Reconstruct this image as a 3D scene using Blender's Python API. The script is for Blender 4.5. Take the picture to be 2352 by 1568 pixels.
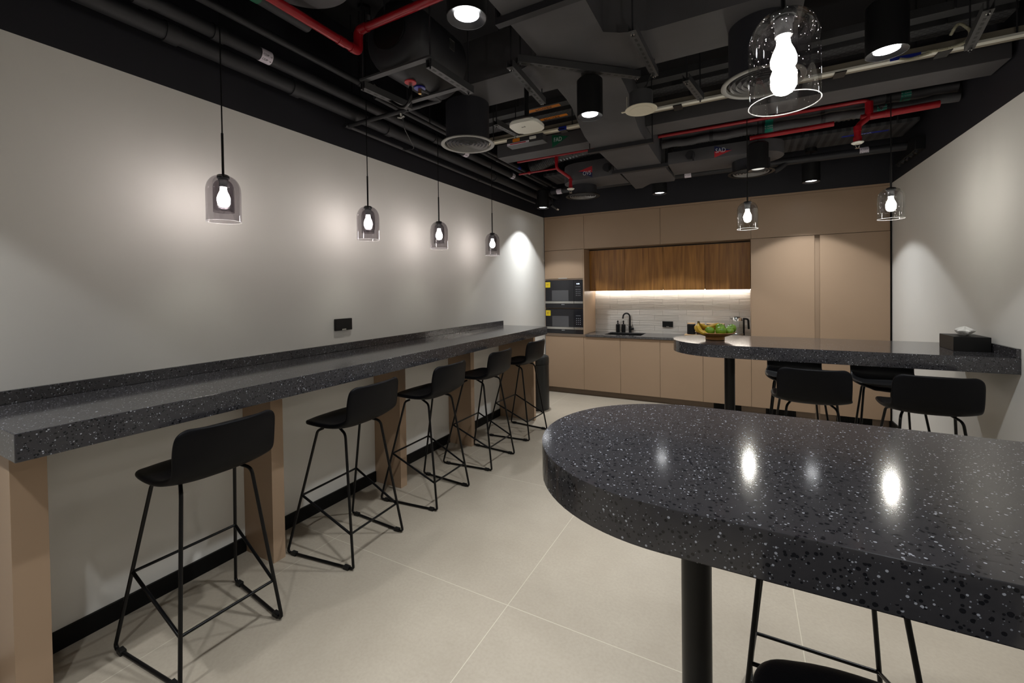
import bpy, bmesh, math, random
from mathutils import Vector, Matrix
random.seed(7)
PI = math.pi
for o in list(bpy.data.objects): bpy.data.objects.remove(o)
SC = bpy.context.scene
COL = SC.collection

# ------------------------------------------------------------------ camera
CX, CZ, YAW, PITCH, ROLL, FPX, PX, PY = 2.67597, 1.56519, 0.49454, 0.01432, -0.01371, 980.84, 1176.0, 679.76
cd = bpy.data.cameras.new('camera'); cam = bpy.data.objects.new('camera', cd); COL.objects.link(cam)
cyw, syw = math.cos(YAW), math.sin(YAW)
fwd = Vector((-syw, cyw, 0)); rgt = Vector((cyw, syw, 0)); up = Vector((0, 0, 1))
f2 = fwd*math.cos(PITCH) - up*math.sin(PITCH); u2 = up*math.cos(PITCH) + fwd*math.sin(PITCH)
r3 = rgt*math.cos(ROLL) + u2*math.sin(ROLL); u3 = -rgt*math.sin(ROLL) + u2*math.cos(ROLL)
M = Matrix((( r3.x, u3.x, -f2.x, CX), (r3.y, u3.y, -f2.y, 0.0), (r3.z, u3.z, -f2.z, CZ), (0, 0, 0, 1)))
cam.matrix_world = M
cd.sensor_fit = 'HORIZONTAL'; cd.sensor_width = 36.0; cd.lens = FPX/2352*36.0
cd.shift_x = 0.0; cd.shift_y = -(784.0-PY)/2352.0; cd.clip_start = 0.05
SC.camera = cam

# ------------------------------------------------------------------ world, exposure
w = bpy.data.worlds.new('world'); SC.world = w; w.use_nodes = True
w.node_tree.nodes['Background'].inputs[0].default_value = (0.9, 0.95, 1.0, 1)
w.node_tree.nodes['Background'].inputs[1].default_value = 0.0
vs = SC.view_settings; vs.view_transform = 'Standard'; vs.look = 'None'; vs.gamma = 1.0; vs.use_curve_mapping = False
vs.exposure = 0.42
SC.cycles.max_bounces = 8; SC.cycles.diffuse_bounces = 4; SC.cycles.glossy_bounces = 4
SC.cycles.transparent_max_bounces = 24; SC.cycles.transmission_bounces = 6
SC.cycles.sample_clamp_indirect = 4.0
SC.cycles.use_denoising = True

# light settings used by the lamp builders further down
SPOT_W, SPOT_ANGLE, SPOT_BLEND = 150.0, 102.0, 0.16
BULB_EMIT, DISC_EMIT, STRIP_EMIT = 138.0, 14.0, 42.0
COOL = (0.94, 0.975, 1.0); WARM = (1.0, 0.93, 0.84)

# ------------------------------------------------------------------ materials
MATS = {}
def newmat(name):
    m = bpy.data.materials.new(name); m.use_nodes = True; MATS[name] = m
    return m, m.node_tree, m.node_tree.nodes['Principled BSDF']
def setp(b, col=None, rough=None, metal=None, spec=None, coat=None, coatr=None):
    if col is not None: b.inputs['Base Color'].default_value = (*col, 1)
    if rough is not None: b.inputs['Roughness'].default_value = rough
    if metal is not None: b.inputs['Metallic'].default_value = metal
    if spec is not None: b.inputs['Specular IOR Level'].default_value = spec
    if coat is not None: b.inputs['Coat Weight'].default_value = coat
    if coatr is not None: b.inputs['Coat Roughness'].default_value = coatr
def coords(nt, scale=(1, 1, 1), kind='geo'):
    mp = nt.nodes.new('ShaderNodeMapping'); mp.inputs['Scale'].default_value = scale
    if kind == 'geo':
        g = nt.nodes.new('ShaderNodeNewGeometry'); nt.links.new(g.outputs['Position'], mp.inputs[0])
    else:
        g = nt.nodes.new('ShaderNodeTexCoord'); nt.links.new(g.outputs['Object'], mp.inputs[0])
    return mp
def plain(name, col, rough=0.5, metal=0.0, spec=0.5, noise=0.06, nscale=6.0, bump=0.0, bscale=200, coat=None, coatr=None):
    m, nt, b = newmat(name); setp(b, col, rough, metal, spec, coat, coatr)
    mp = coords(nt)
    if noise:
        n = nt.nodes.new('ShaderNodeTexNoise'); n.inputs['Scale'].default_value = nscale; n.inputs['Detail'].default_value = 4
        nt.links.new(mp.outputs[0], n.inputs['Vector'])
        r = nt.nodes.new('ShaderNodeValToRGB')
        r.color_ramp.elements[0].position = 0.3; r.color_ramp.elements[1].position = 0.7
        r.color_ramp.elements[0].color = (*[c*(1-noise) for c in col], 1); r.color_ramp.elements[1].color = (*[min(1, c*(1+noise)) for c in col], 1)
        nt.links.new(n.outputs['Fac'], r.inputs[0]); nt.links.new(r.outputs[0], b.inputs['Base Color'])
    if bump:
        n2 = nt.nodes.new('ShaderNodeTexNoise'); n2.inputs['Scale'].default_value = bscale; n2.inputs['Detail'].default_value = 3
        nt.links.new(mp.outputs[0], n2.inputs['Vector'])
        bp = nt.nodes.new('ShaderNodeBump'); bp.inputs['Strength'].default_value = bump; bp.inputs['Distance'].default_value = 0.002
        nt.links.new(n2.outputs['Fac'], bp.inputs['Height']); nt.links.new(bp.outputs[0], b.inputs['Normal'])
    return m
def emit(name, col, s):
    m = bpy.data.materials.new(name); m.use_nodes = True; nt = m.node_tree; nt.nodes.clear()
    e = nt.nodes.new('ShaderNodeEmission'); e.inputs[0].default_value = (*col, 1); e.inputs[1].default_value = s
    o = nt.nodes.new('ShaderNodeOutputMaterial'); nt.links.new(e.outputs[0], o.inputs[0]); MATS[name] = m
    return m
def mathn(nt, op, a, bval=None, c=None):
    n = nt.nodes.new('ShaderNodeMath'); n.operation = op
    for i, v in enumerate((a, bval, c)):
        if v is None: continue
        if isinstance(v, (int, float)): n.inputs[i].default_value = v
        else: nt.links.new(v, n.inputs[i])
    return n.outputs[0]
def mixc(nt, fac, a, b):
    n = nt.nodes.new('ShaderNodeMix'); n.data_type = 'RGBA'
    for sock, v in ((n.inputs['Factor'], fac), (n.inputs[6], a), (n.inputs[7], b)):
        if isinstance(v, tuple): sock.default_value = (*v, 1)
        elif isinstance(v, (int, float)): sock.default_value = v
        else: nt.links.new(v, sock)
    return n.outputs[2]

def terrazzo(name, base, rough):
    m, nt, b = newmat(name); setp(b, base, rough, 0, 0.5)
    mp = coords(nt)
    n = nt.nodes.new('ShaderNodeTexNoise'); n.inputs['Scale'].default_value = 60; n.inputs['Detail'].default_value = 3
    nt.links.new(mp.outputs[0], n.inputs['Vector'])
    col = mixc(nt, n.outputs['Fac'], tuple(c*0.82 for c in base), tuple(c*1.15 for c in base))
    def chips(scale, dens, size, chip, prev, seed):
        mp2 = coords(nt); mp2.inputs['Location'].default_value = (seed, seed*1.7, seed*0.6)
        v = nt.nodes.new('ShaderNodeTexVoronoi'); v.inputs['Scale'].default_value = scale
        nt.links.new(mp2.outputs[0], v.inputs['Vector'])
        wn = nt.nodes.new('ShaderNodeTexWhiteNoise'); wn.noise_dimensions = '3D'; nt.links.new(v.outputs['Position'], wn.inputs['Vector'])
        sep = nt.nodes.new('ShaderNodeSeparateColor'); nt.links.new(wn.outputs['Color'], sep.inputs[0])
        near = mathn(nt, 'LESS_THAN', v.outputs['Distance'], mathn(nt, 'MULTIPLY', sep.outputs[1], size))
        pick = mathn(nt, 'LESS_THAN', sep.outputs[0], dens)
        return mixc(nt, mathn(nt, 'MULTIPLY', near, pick), prev, chip)
    col = chips(130, 0.50, 0.56, (0.012, 0.012, 0.014), col, 0.3)
    col = chips(150, 0.17, 0.42, (0.36, 0.37, 0.41), col, 3.1)
    col = chips(270, 0.16, 0.42, (0.24, 0.25, 0.28), col, 7.7)
    nt.links.new(col, b.inputs['Base Color'])
    return m
terrazzo('terrazzo', (0.043, 0.041, 0.044), 0.11)
terrazzo('terrazzo_kitchen', (0.085, 0.080, 0.078), 0.16)

plain('wall_paint', (0.70, 0.682, 0.642), 0.75, noise=0.02, nscale=2.0, bump=0.05, bscale=350)
plain('black_paint', (0.0095, 0.0095, 0.014), 0.6, noise=0.1, nscale=3)
plain('ceiling_black', (0.006, 0.006, 0.008), 0.8)
plain('skirting_black', (0.0025, 0.0025, 0.0025), 0.5, spec=0.2)
plain('laminate', (0.365, 0.252, 0.165), 0.42, noise=0.015, nscale=2, bump=0.04, bscale=500)
plain('laminate_dark', (0.165, 0.118, 0.082), 0.5, noise=0.03)
plain('shadow_gap', (0.02, 0.016, 0.013), 0.7)
plain('duct_grey', (0.060, 0.058, 0.062), 0.62, noise=0.12, nscale=4)
plain('duct_dark', (0.013, 0.013, 0.016), 0.55, noise=0.12, nscale=4)
plain('metal_black', (0.0022, 0.0022, 0.0026), 0.34, spec=0.25, noise=0.05)
plain('leg_black', (0.003, 0.003, 0.003), 0.36, spec=0.3, noise=0.05)
plain('leather_black', (0.0025, 0.0025, 0.0035), 0.46, spec=0.14, noise=0.08, bump=0.2, bscale=420)
plain('plastic_black', (0.0055, 0.0055, 0.0055), 0.45, spec=0.3)
plain('lamp_black', (0.0035, 0.0035, 0.004), 0.5, spec=0.3)
plain('reflector', (0.014, 0.014, 0.016), 0.35, noise=0)
plain('vent_ring', (0.16, 0.155, 0.15), 0.35, noise=0)
plain('red_paint', (0.28, 0.004, 0.010), 0.35, noise=0.1, nscale=20)
plain('cable_tray_grey', (0.036, 0.036, 0.038), 0.5, noise=0.1)
plain('trunking_white', (0.24, 0.21, 0.16), 0.5)
plain('off_white', (0.70, 0.69, 0.62), 0.5, noise=0.02)
plain('cream', (0.62, 0.58, 0.46), 0.5, noise=0.02)
plain('rim_grey', (0.24, 0.235, 0.215), 0.5, noise=0.02)
plain('label_white', (0.72, 0.66, 0.74), 0.5, noise=0.02)
plain('label_red', (0.45, 0.02, 0.03), 0.5, noise=0); plain('label_orange', (0.70, 0.22, 0.01), 0.5, noise=0.03)
plain('label_green', (0.0, 0.10, 0.045), 0.5, noise=0.03); plain('label_teal', (0.0, 0.22, 0.15), 0.5, noise=0.05)
plain('label_blue', (0.005, 0.02, 0.30), 0.5, noise=0); plain('label_navy', (0.005, 0.01, 0.07), 0.5, noise=0)
plain('label_yellow', (0.80, 0.62, 0.01), 0.5, noise=0)
plain('ink', (0.01, 0.01, 0.01), 0.6, noise=0); plain('ink_light', (0.55, 0.6, 0.62), 0.6, noise=0)
plain('chrome', (0.62, 0.62, 0.60), 0.22, metal=1.0, noise=0); plain('steel', (0.55, 0.55, 0.54), 0.32, metal=1.0, noise=0.03)
plain('brass', (0.55, 0.35, 0.12), 0.35, metal=1.0, noise=0)
plain('oven_glass', (0.012, 0.012, 0.015), 0.10, noise=0); plain('oven_window', (0.075, 0.075, 0.08), 0.15, noise=0)
plain('bamboo', (0.56, 0.37, 0.20), 0.45, noise=0.12, nscale=14); plain('bowl_wood', (0.36, 0.17, 0.045), 0.4, noise=0.15, nscale=25)
plain('tissue', (0.80, 0.79, 0.76), 0.8, noise=0.02)
plain('blue_plastic', (0.01, 0.01, 0.25), 0.4, noise=0)
plain('banana_stem', (0.10, 0.075, 0.02), 0.6, noise=0.2, nscale=40)
plain('conduit_white', (0.40, 0.38, 0.28), 0.5)
plain('bin_black', (0.010, 0.011, 0.011), 0.33, spec=0.4, noise=0.05)
plain('oven_key', (0.35, 0.36, 0.38), 0.5, noise=0)
emit('bulb_light', (1.0, 0.97, 0.88), BULB_EMIT); emit('disc_light', (0.97, 0.98, 1.0), DISC_EMIT)
emit('strip_light', WARM, STRIP_EMIT); emit('clock_light', (0.75, 0.85, 1.0), 2.0); emit('unlit_lens_glow', (1.0, 0.97, 0.88), 0.55)  # the unlit downlight's lens gets a faint painted glow

def fruit_mat(name, a, b_, scale, rough=0.35):
    m, nt, b = newmat(name); setp(b, a, rough, 0, 0.5)
    mp = coords(nt); n = nt.nodes.new('ShaderNodeTexNoise'); n.inputs['Scale'].default_value = scale; n.inputs['Detail'].default_value = 5
    nt.links.new(mp.outputs[0], n.inputs['Vector'])
    f = mathn(nt, 'MULTIPLY_ADD', n.outputs['Fac'], 3.0, -1.0)
    f.node.use_clamp = True
    nt.links.new(mixc(nt, f, a, b_), b.inputs['Base Color'])
fruit_mat('apple_skin', (0.085, 0.19, 0.006), (0.15, 0.27, 0.012), 30)
fruit_mat('banana_skin', (0.42, 0.24, 0.008), (0.52, 0.33, 0.018), 40, 0.45)

def wood():
    m, nt, b = newmat('wood_panel'); setp(b, (0.2, 0.1, 0.04), 0.42)
    mp = coords(nt, (6.5, 3, 0.42))
    n = nt.nodes.new('ShaderNodeTexNoise'); n.inputs['Scale'].default_value = 3.2; n.inputs['Detail'].default_value = 7; n.inputs['Distortion'].default_value = 0.9
    nt.links.new(mp.outputs[0], n.inputs['Vector'])
    r = nt.nodes.new('ShaderNodeValToRGB'); e = r.color_ramp.elements
    e[0].position = 0.30; e[0].color = (0.22, 0.088, 0.016, 1); e[1].position = 0.72; e[1].color = (0.58, 0.27, 0.058, 1)
    x = r.color_ramp.elements.new(0.5); x.color = (0.39, 0.172, 0.036, 1)
    nt.links.new(n.outputs['Fac'], r.inputs[0])
    mp2 = coords(nt, (140, 40, 2.5)); n2 = nt.nodes.new('ShaderNodeTexNoise'); n2.inputs['Scale'].default_value = 1.5; n2.inputs['Detail'].default_value = 2
    nt.links.new(mp2.outputs[0], n2.inputs['Vector'])
    f = mathn(nt, 'MULTIPLY_ADD', n2.outputs['Fac'], 0.9, -0.2)
    nt.links.new(mixc(nt, f, r.outputs[0], (0.17, 0.078, 0.024)), b.inputs['Base Color'])
wood()

def floor_mat():
    m, nt, b = newmat('floor_tile'); setp(b, (0.4, 0.37, 0.32), 0.42, 0, 0.35)
    g = nt.nodes.new('ShaderNodeNewGeometry'); s = nt.nodes.new('ShaderNodeSeparateXYZ'); nt.links.new(g.outputs['Position'], s.inputs[0])
    T = 1.257; gw = 0.0018
    def line(sock, off):
        a = mathn(nt, 'SUBTRACT', sock, off - gw); a = mathn(nt, 'DIVIDE', a, T); a = mathn(nt, 'FRACT', a)
        return mathn(nt, 'LESS_THAN', a, 2*gw/T)
    mask = mathn(nt, 'MAXIMUM', line(s.outputs[0], 0.385 - 4*T), line(s.outputs[1], 1.828 - 6*T))
    mp = coords(nt); n = nt.nodes.new('ShaderNodeTexNoise'); n.inputs['Scale'].default_value = 2.6; n.inputs['Detail'].default_value = 9; n.inputs['Roughness'].default_value = 0.62
    nt.links.new(mp.outputs[0], n.inputs['Vector'])
    n2 = nt.nodes.new('ShaderNodeTexNoise'); n2.inputs['Scale'].default_value = 70; n2.inputs['Detail'].default_value = 3
    nt.links.new(mp.outputs[0], n2.inputs['Vector'])
    f = mathn(nt, 'MULTIPLY_ADD', n.outputs['Fac'], 1.6, -0.3); f.node.use_clamp = True
    c = mixc(nt, f, (0.318, 0.272, 0.213), (0.400, 0.350, 0.280))
    f2 = mathn(nt, 'MULTIPLY_ADD', n2.outputs['Fac'], 1.2, -0.45); f2.node.use_clamp = True
    c = mixc(nt, mathn(nt, 'MULTIPLY', f2, 0.75), c, (0.27, 0.23, 0.178))
    nt.links.new(mixc(nt, mask, c, (0.50, 0.45, 0.36)), b.inputs['Base Color'])
floor_mat()

def splash_mat():
    m, nt, b = newmat('wavy_tile'); setp(b, (0.6, 0.56, 0.5), 0.28, 0, 0.5)
    g = nt.nodes.new('ShaderNodeNewGeometry'); s = nt.nodes.new('ShaderNodeSeparateXYZ'); nt.links.new(g.outputs['Position'], s.inputs[0])
    cmb = nt.nodes.new('ShaderNodeCombineXYZ'); nt.links.new(s.outputs[0], cmb.inputs[0]); nt.links.new(s.outputs[2], cmb.inputs[1])
    br = nt.nodes.new('ShaderNodeTexBrick'); nt.links.new(cmb.outputs[0], br.inputs[0])
    br.inputs['Scale'].default_value = 1.0; br.inputs['Brick Width'].default_value = 0.33; br.inputs['Row Height'].default_value = 0.078
    br.inputs['Mortar Size'].default_value = 0.0026; br.inputs['Mortar Smooth'].default_value = 0.6; br.offset = 0.35
    br.inputs['Color1'].default_value = (0.60, 0.555, 0.50, 1); br.inputs['Color2'].default_value = (0.55, 0.51, 0.455, 1); br.inputs['Mortar'].default_value = (0.38, 0.345, 0.30, 1)
    nt.links.new(br.outputs['Color'], b.inputs['Base Color'])
    mp = nt.nodes.new('ShaderNodeMapping'); mp.inputs['Scale'].default_value = (4.0, 60, 1); nt.links.new(cmb.outputs[0], mp.inputs[0])
    n = nt.nodes.new('ShaderNodeTexNoise'); n.inputs['Scale'].default_value = 1.0; n.inputs['Detail'].default_value = 2; nt.links.new(mp.outputs[0], n.inputs['Vector'])
    h = mathn(nt, 'SUBTRACT', mathn(nt, 'MULTIPLY', n.outputs['Fac'], 0.8), mathn(nt, 'MULTIPLY', br.outputs['Fac'], -0.9))
    bp = nt.nodes.new('ShaderNodeBump'); bp.inputs['Strength'].default_value = 0.8; bp.inputs['Distance'].default_value = 0.006
    nt.links.new(h, bp.inputs['Height']); nt.links.new(bp.outputs[0], b.inputs['Normal'])
splash_mat()

def perforated():
    m, nt, b = newmat('perforated_tray'); setp(b, (0.05, 0.05, 0.052), 0.5)
    g = nt.nodes.new('ShaderNodeNewGeometry'); s = nt.nodes.new('ShaderNodeSeparateXYZ'); nt.links.new(g.outputs['Position'], s.inputs[0])
    cmb = nt.nodes.new('ShaderNodeCombineXYZ'); nt.links.new(s.outputs[0], cmb.inputs[0]); nt.links.new(s.outputs[1], cmb.inputs[1])
    br = nt.nodes.new('ShaderNodeTexBrick'); nt.links.new(cmb.outputs[0], br.inputs[0])
    br.inputs['Scale'].default_value = 1.0; br.inputs['Brick Width'].default_value = 0.05; br.inputs['Row Height'].default_value = 0.024
    br.inputs['Mortar Size'].default_value = 0.0075; br.inputs['Mortar Smooth'].default_value = 0.0
    c = mixc(nt, br.outputs['Fac'], (0.003, 0.003, 0.003), (0.055, 0.055, 0.058)); nt.links.new(c, b.inputs['Base Color'])
perforated()
def corrugated():
    m, nt, b = newmat('corrugated_dark'); setp(b, (0.04, 0.04, 0.042), 0.5)
    g = nt.nodes.new('ShaderNodeNewGeometry'); s = nt.nodes.new('ShaderNodeSeparateXYZ'); nt.links.new(g.outputs['Position'], s.inputs[0])
    f = mathn(nt, 'FRACT', mathn(nt, 'MULTIPLY', s.outputs[0], 14.0)); f = mathn(nt, 'LESS_THAN', f, 0.5)
    nt.links.new(mixc(nt, f, (0.022, 0.022, 0.024), (0.05, 0.05, 0.054)), b.inputs['Base Color'])
corrugated()

def thin_glass(name, tint, seeds=0.0, gl=1.0):
    m = bpy.data.materials.new(name); m.use_nodes = True; nt = m.node_tree; nt.nodes.clear(); MATS[name] = m
    out = nt.nodes.new('ShaderNodeOutputMaterial')
    t = nt.nodes.new('ShaderNodeBsdfTransparent'); t.inputs[0].default_value = (*tint, 1)
    gl_ = nt.nodes.new('ShaderNodeBsdfGlossy'); gl_.inputs['Roughness'].default_value = 0.03
    gl_.inputs['Color'].default_value = (gl, gl, gl, 1)
    lw = nt.nodes.new('ShaderNodeLayerWeight'); lw.inputs[0].default_value = 0.22
    fac = mathn(nt, 'MULTIPLY_ADD', lw.outputs['Facing'], 0.45, 0.03); fac.node.use_clamp = True
    mx = nt.nodes.new('ShaderNodeMixShader'); nt.links.new(fac, mx.inputs[0]); nt.links.new(t.outputs[0], mx.inputs[1]); nt.links.new(gl_.outputs[0], mx.inputs[2])
    last = mx
    if seeds:
        mp = coords(nt, kind='obj'); v = nt.nodes.new('ShaderNodeTexVoronoi'); v.inputs['Scale'].default_value = 240; nt.links.new(mp.outputs[0], v.inputs['Vector'])
        sep = nt.nodes.new('ShaderNodeSeparateColor'); nt.links.new(v.outputs['Color'], sep.inputs[0])
        a = mathn(nt, 'LESS_THAN', v.outputs['Distance'], mathn(nt, 'MULTIPLY', sep.outputs[1], 0.28)); bb = mathn(nt, 'LESS_THAN', sep.outputs[0], seeds)
        tr = nt.nodes.new('ShaderNodeBsdfTranslucent'); tr.inputs[0].default_value = (0.9, 0.9, 0.9, 1)
        m2 = nt.nodes.new('ShaderNodeMixShader'); nt.links.new(mathn(nt, 'MULTIPLY', mathn(nt, 'MULTIPLY', a, bb), 0.8), m2.inputs[0])
        nt.links.new(mx.outputs[0], m2.inputs[1]); nt.links.new(tr.outputs[0], m2.inputs[2]); last = m2
    nt.links.new(last.outputs[0], out.inputs[0]); return m
thin_glass('glass_smoke', (0.66, 0.64, 0.66), 0.02); thin_glass('glass_smoke_inner', (0.58, 0.56, 0.58))
thin_glass('glass_clear', (0.86, 0.86, 0.86), 0.16); thin_glass('glass_clear_inner', (0.90, 0.88, 0.90))
thin_glass('glass_far', (0.70, 0.71, 0.70), 0.08); thin_glass('glass_kettle', (0.93, 0.95, 0.94))

# ------------------------------------------------------------------ mesh helpers
def B(): return bmesh.new()
def box(bm, x0, x1, y0, y1, z0, z1, bev=0.0, seg=2):
    vs_ = [bm.verts.new((x, y, z)) for z in (z0, z1) for x, y in ((x0, y0), (x1, y0), (x1, y1), (x0, y1))]
    fs = [bm.faces.new([vs_[i] for i in q]) for q in ((3, 2, 1, 0), (4, 5, 6, 7), (0, 1, 5, 4), (1, 2, 6, 5), (2, 3, 7, 6), (3, 0, 4, 7))]
    if bev:
        es = list({e for f in fs for e in f.edges})
        bmesh.ops.bevel(bm, geom=es, offset=bev, segments=seg, affect='EDGES', profile=0.5)
    return bm
def frame_of(d):
    d = d.normalized(); a = Vector((0, 0, 1)) if abs(d.z) < 0.9 else Vector((1, 0, 0))
    u = d.cross(a).normalized(); return u, d.cross(u).normalized()
def cyl(bm, p0, p1, r0, r1=None, seg=24, caps=True):
    p0, p1 = Vector(p0), Vector(p1); r1 = r0 if r1 is None else r1
    u, v = frame_of(p1 - p0)
    a = [bm.verts.new(p0 + (u*math.cos(t) + v*math.sin(t))*r0) for t in [2*PI*i/seg for i in range(seg)]]
    b = [bm.verts.new(p1 + (u*math.cos(t) + v*math.sin(t))*r1) for t in [2*PI*i/seg for i in range(seg)]]
    for i in range(seg): bm.faces.new((a[i], a[(i+1) % seg], b[(i+1) % seg], b[i]))
    if caps: bm.faces.new(a[::-1]); bm.faces.new(b)
    return bm
def fillet(pts, r, n=6):
    pts = [Vector(p) for p in pts]; out = [pts[0]]
    for i in range(1, len(pts)-1):
        a, p, c = pts[i-1], pts[i], pts[i+1]; d1 = (a-p); d2 = (c-p)
        rr = min(r, d1.length*0.49, d2.length*0.49); s = p + d1.normalized()*rr; e = p + d2.normalized()*rr
        for k in range(n+1):
            t = k/n; out.append(s*(1-t)**2 + p*2*t*(1-t) + e*t*t)
    out.append(pts[-1]); return out
def tube(bm, pts, r, seg=10, caps=True, radii=None, squash=None):
    pts = [Vector(p) for p in pts]; n = len(pts); rings = []
    t0 = (pts[1]-pts[0]).normalized(); u, v = frame_of(t0)
    for i in range(n):
        t = (pts[min(i+1, n-1)] - pts[max(i-1, 0)]).normalized()
        u = (u - t*u.dot(t)).normalized(); v = t.cross(u).normalized()
        rr = radii[i] if radii else r
        rings.append([bm.verts.new(pts[i] + (u*math.cos(a) + v*math.sin(a))*rr) for a in [2*PI*k/seg for k in range(seg)]])
    for i in range(n-1):
        for k in range(seg): bm.faces.new((rings[i][k], rings[i][(k+1) % seg], rings[i+1][(k+1) % seg], rings[i+1][k]))
    if caps: bm.faces.new(rings[0][::-1]); bm.faces.new(rings[-1])
    return bm
def lathe(bm, prof, c=(0, 0, 0), seg=32, closed=False):
    c = Vector(c); rings = []
    for r, z in prof:
        if r < 1e-6: rings.append([bm.verts.new(c + Vector((0, 0, z)))])
        else: rings.append([bm.verts.new(c + Vector((r*math.cos(2*PI*k/seg), r*math.sin(2*PI*k/seg), z))) for k in range(seg)])
    idx = list(range(len(rings)-1)); 
    if closed: idx.append(-1)
    for i in idx:
        a, b = rings[i], rings[i+1]
        for k in range(seg):
            q = [a[k % len(a)], a[(k+1) % seg % len(a)], b[(k+1) % seg % len(b)], b[k % len(b)]]
            qq = []
            for x in q:
                if x not in qq: qq.append(x)
            if len(qq) > 2:
                try: bm.faces.new(qq)
                except ValueError: pass
    return bm
def prism(bm, poly, z0, z1, axis='z', bev=0.0):
    def P3(a, b, h): return {'z': (a, b, h), 'y': (a, h, b), 'x': (h, a, b)}[axis]
    lo = [bm.verts.new(P3(a, b, z0)) for a, b in poly]; hi = [bm.verts.new(P3(a, b, z1)) for a, b in poly]; n = len(poly)
    f1 = bm.faces.new(lo[::-1]); f2_ = bm.faces.new(hi)
    for i in range(n): bm.faces.new((lo[i], lo[(i+1) % n], hi[(i+1) % n], hi[i]))
    if bev:
        es = list(set(f1.edges) | set(f2_.edges)); bmesh.ops.bevel(bm, geom=es, offset=bev, segments=2, affect='EDGES', profile=0.5)
    return bm
def wpos(o):
    v = Vector((0, 0, 0))
    while o is not None: v = v + o.location; o = o.parent
    return v
def obj(name, bm, mat, parent=None, loc=None, smooth=20, world=True):
    """bm in world coordinates; the mesh is shifted so that its origin is its thing's base (or loc)"""
    bmesh.ops.recalc_face_normals(bm, faces=bm.faces[:])
    off = wpos(parent) if parent is not None else (Vector(loc) if loc is not None else Vector((0, 0, 0)))
    if parent is None and loc is None:
        xs = [v.co for v in bm.verts]
        off = Vector(((min(c.x for c in xs)+max(c.x for c in xs))/2, (min(c.y for c in xs)+max(c.y for c in xs))/2, min(c.z for c in xs)))
    if world or parent is None: bmesh.ops.translate(bm, verts=bm.verts[:], vec=-off)
    me = bpy.data.meshes.new(name); bm.to_mesh(me); bm.free()
    me.materials.append(MATS[mat] if isinstance(mat, str) else mat)
    me.polygons.foreach_set('use_smooth', [True]*len(me.polygons)); me.set_sharp_from_angle(angle=math.radians(smooth))
    o = bpy.data.objects.new(name, me); COL.objects.link(o)
    if parent is not None: o.parent = parent
    else: o.location = off
    return o
def thing(name, label, cat, loc=(0, 0, 0), group=None):
    o = bpy.data.objects.new(name, None); COL.objects.link(o); o.location = loc; o.empty_display_size = 0.05
    o['label'] = label; o['category'] = cat
    if group: o['group'] = group
    return o
def tag(o, label, cat, group=None):
    o['label'] = label; o['category'] = cat
    if group: o['group'] = group
    return o
def struct(name, bm, mat):
    o = obj(name, bm, mat); o['kind'] = 'structure'; return o
def copytree(o, parent=None):
    c = o.copy(); COL.objects.link(c)
    if parent is not None: c.parent = parent
    for ch in list(o.children): copytree(ch, c)
    return c
def dup(root, loc, rz, label):
    r = copytree(root); r.location = loc; r.rotation_euler = (0, 0, rz); r['label'] = label; return r
def text(s, size, origin, xd, yd, mat, parent, name='lettering', sx=1.0):
    """flat lettering, centred on origin; xd / yd are the reading and the up direction"""
    cu = bpy.data.curves.new('tmp', 'FONT'); cu.body = s; cu.size = size; cu.align_x = 'CENTER'; cu.align_y = 'CENTER'; cu.extrude = 0.0004; cu.resolution_u = 3
    to = bpy.data.objects.new('tmp', cu); COL.objects.link(to)
    dg = bpy.context.evaluated_depsgraph_get(); dg.update()
    me = bpy.data.meshes.new_from_object(to.evaluated_get(dg)); bpy.data.objects.remove(to); bpy.data.curves.remove(cu)
    xd, yd = Vector(xd).normalized(), Vector(yd).normalized(); zd = xd.cross(yd); o_ = Vector(origin) - wpos(parent)
    for v in me.vertices: v.co = o_ + xd*v.co.x*sx + yd*v.co.y + zd*v.co.z
    me.name = name; me.materials.clear(); me.materials.append(MATS[mat])
    o = bpy.data.objects.new(name, me); COL.objects.link(o); o.parent = parent; return o

# ------------------------------------------------------------------ room shell
W, D, H, HC = 4.107, 6.009, 2.665, 3.6
YB = -2.6; YN = 6.62
struct('floor', box(B(), -0.1, W+0.1, YB-0.1, YN+0.1, -0.08, 0), 'floor_tile')
struct('ceiling', box(B(), -0.1, W+0.1, YB-0.1, YN+0.1, HC, HC+0.1), 'ceiling_black')
struct('wall_left', box(B(), -0.1, 0, YB, YN, 0, H), 'wall_paint')
struct('wall_right', box(B(), W, W+0.1, YB, YN, 0, H), 'wall_paint')
struct('wall_back', box(B(), -0.1, W+0.1, YN, YN+0.1, 0, H), 'wall_paint')
struct('wall_front', box(B(), -0.1, W+0.1, YB-0.1, YB, 0, H), 'wall_paint')
struct('trim_1', box(B(), -0.1, 0.0, YB, YN, H, HC), 'black_paint')
struct('trim_2', box(B(), W, W+0.1, YB, YN, H, HC), 'black_paint')
struct('trim_3', box(B(), 0, W, D+0.012, YN, H+0.002, HC), 'black_paint')
struct('trim_4', box(B(), 0, W, YB-0.1, YB, H, HC), 'black_paint')
posts_y = [(0.492, 0.590, 0.30), (1.492, 1.566, 0.28), (2.541, 2.612, 0.28), (3.550, 3.612, 0.28), (4.592, 4.64, 0.48)]
bb = B(); ys = YB
for a, c, _ in posts_y:
    if a - ys > 0.02: box(bb, 0.0, 0.014, ys, a-0.002, 0, 0.088)
    ys = c+0.002
box(bb, 0.0, 0.014, ys, D, 0, 0.088)
struct('baseboard_left', bb, 'skirting_black')
struct('baseboard_right', box(B(), W-0.014, W, YB, D, 0, 0.088), 'skirting_black')

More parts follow.
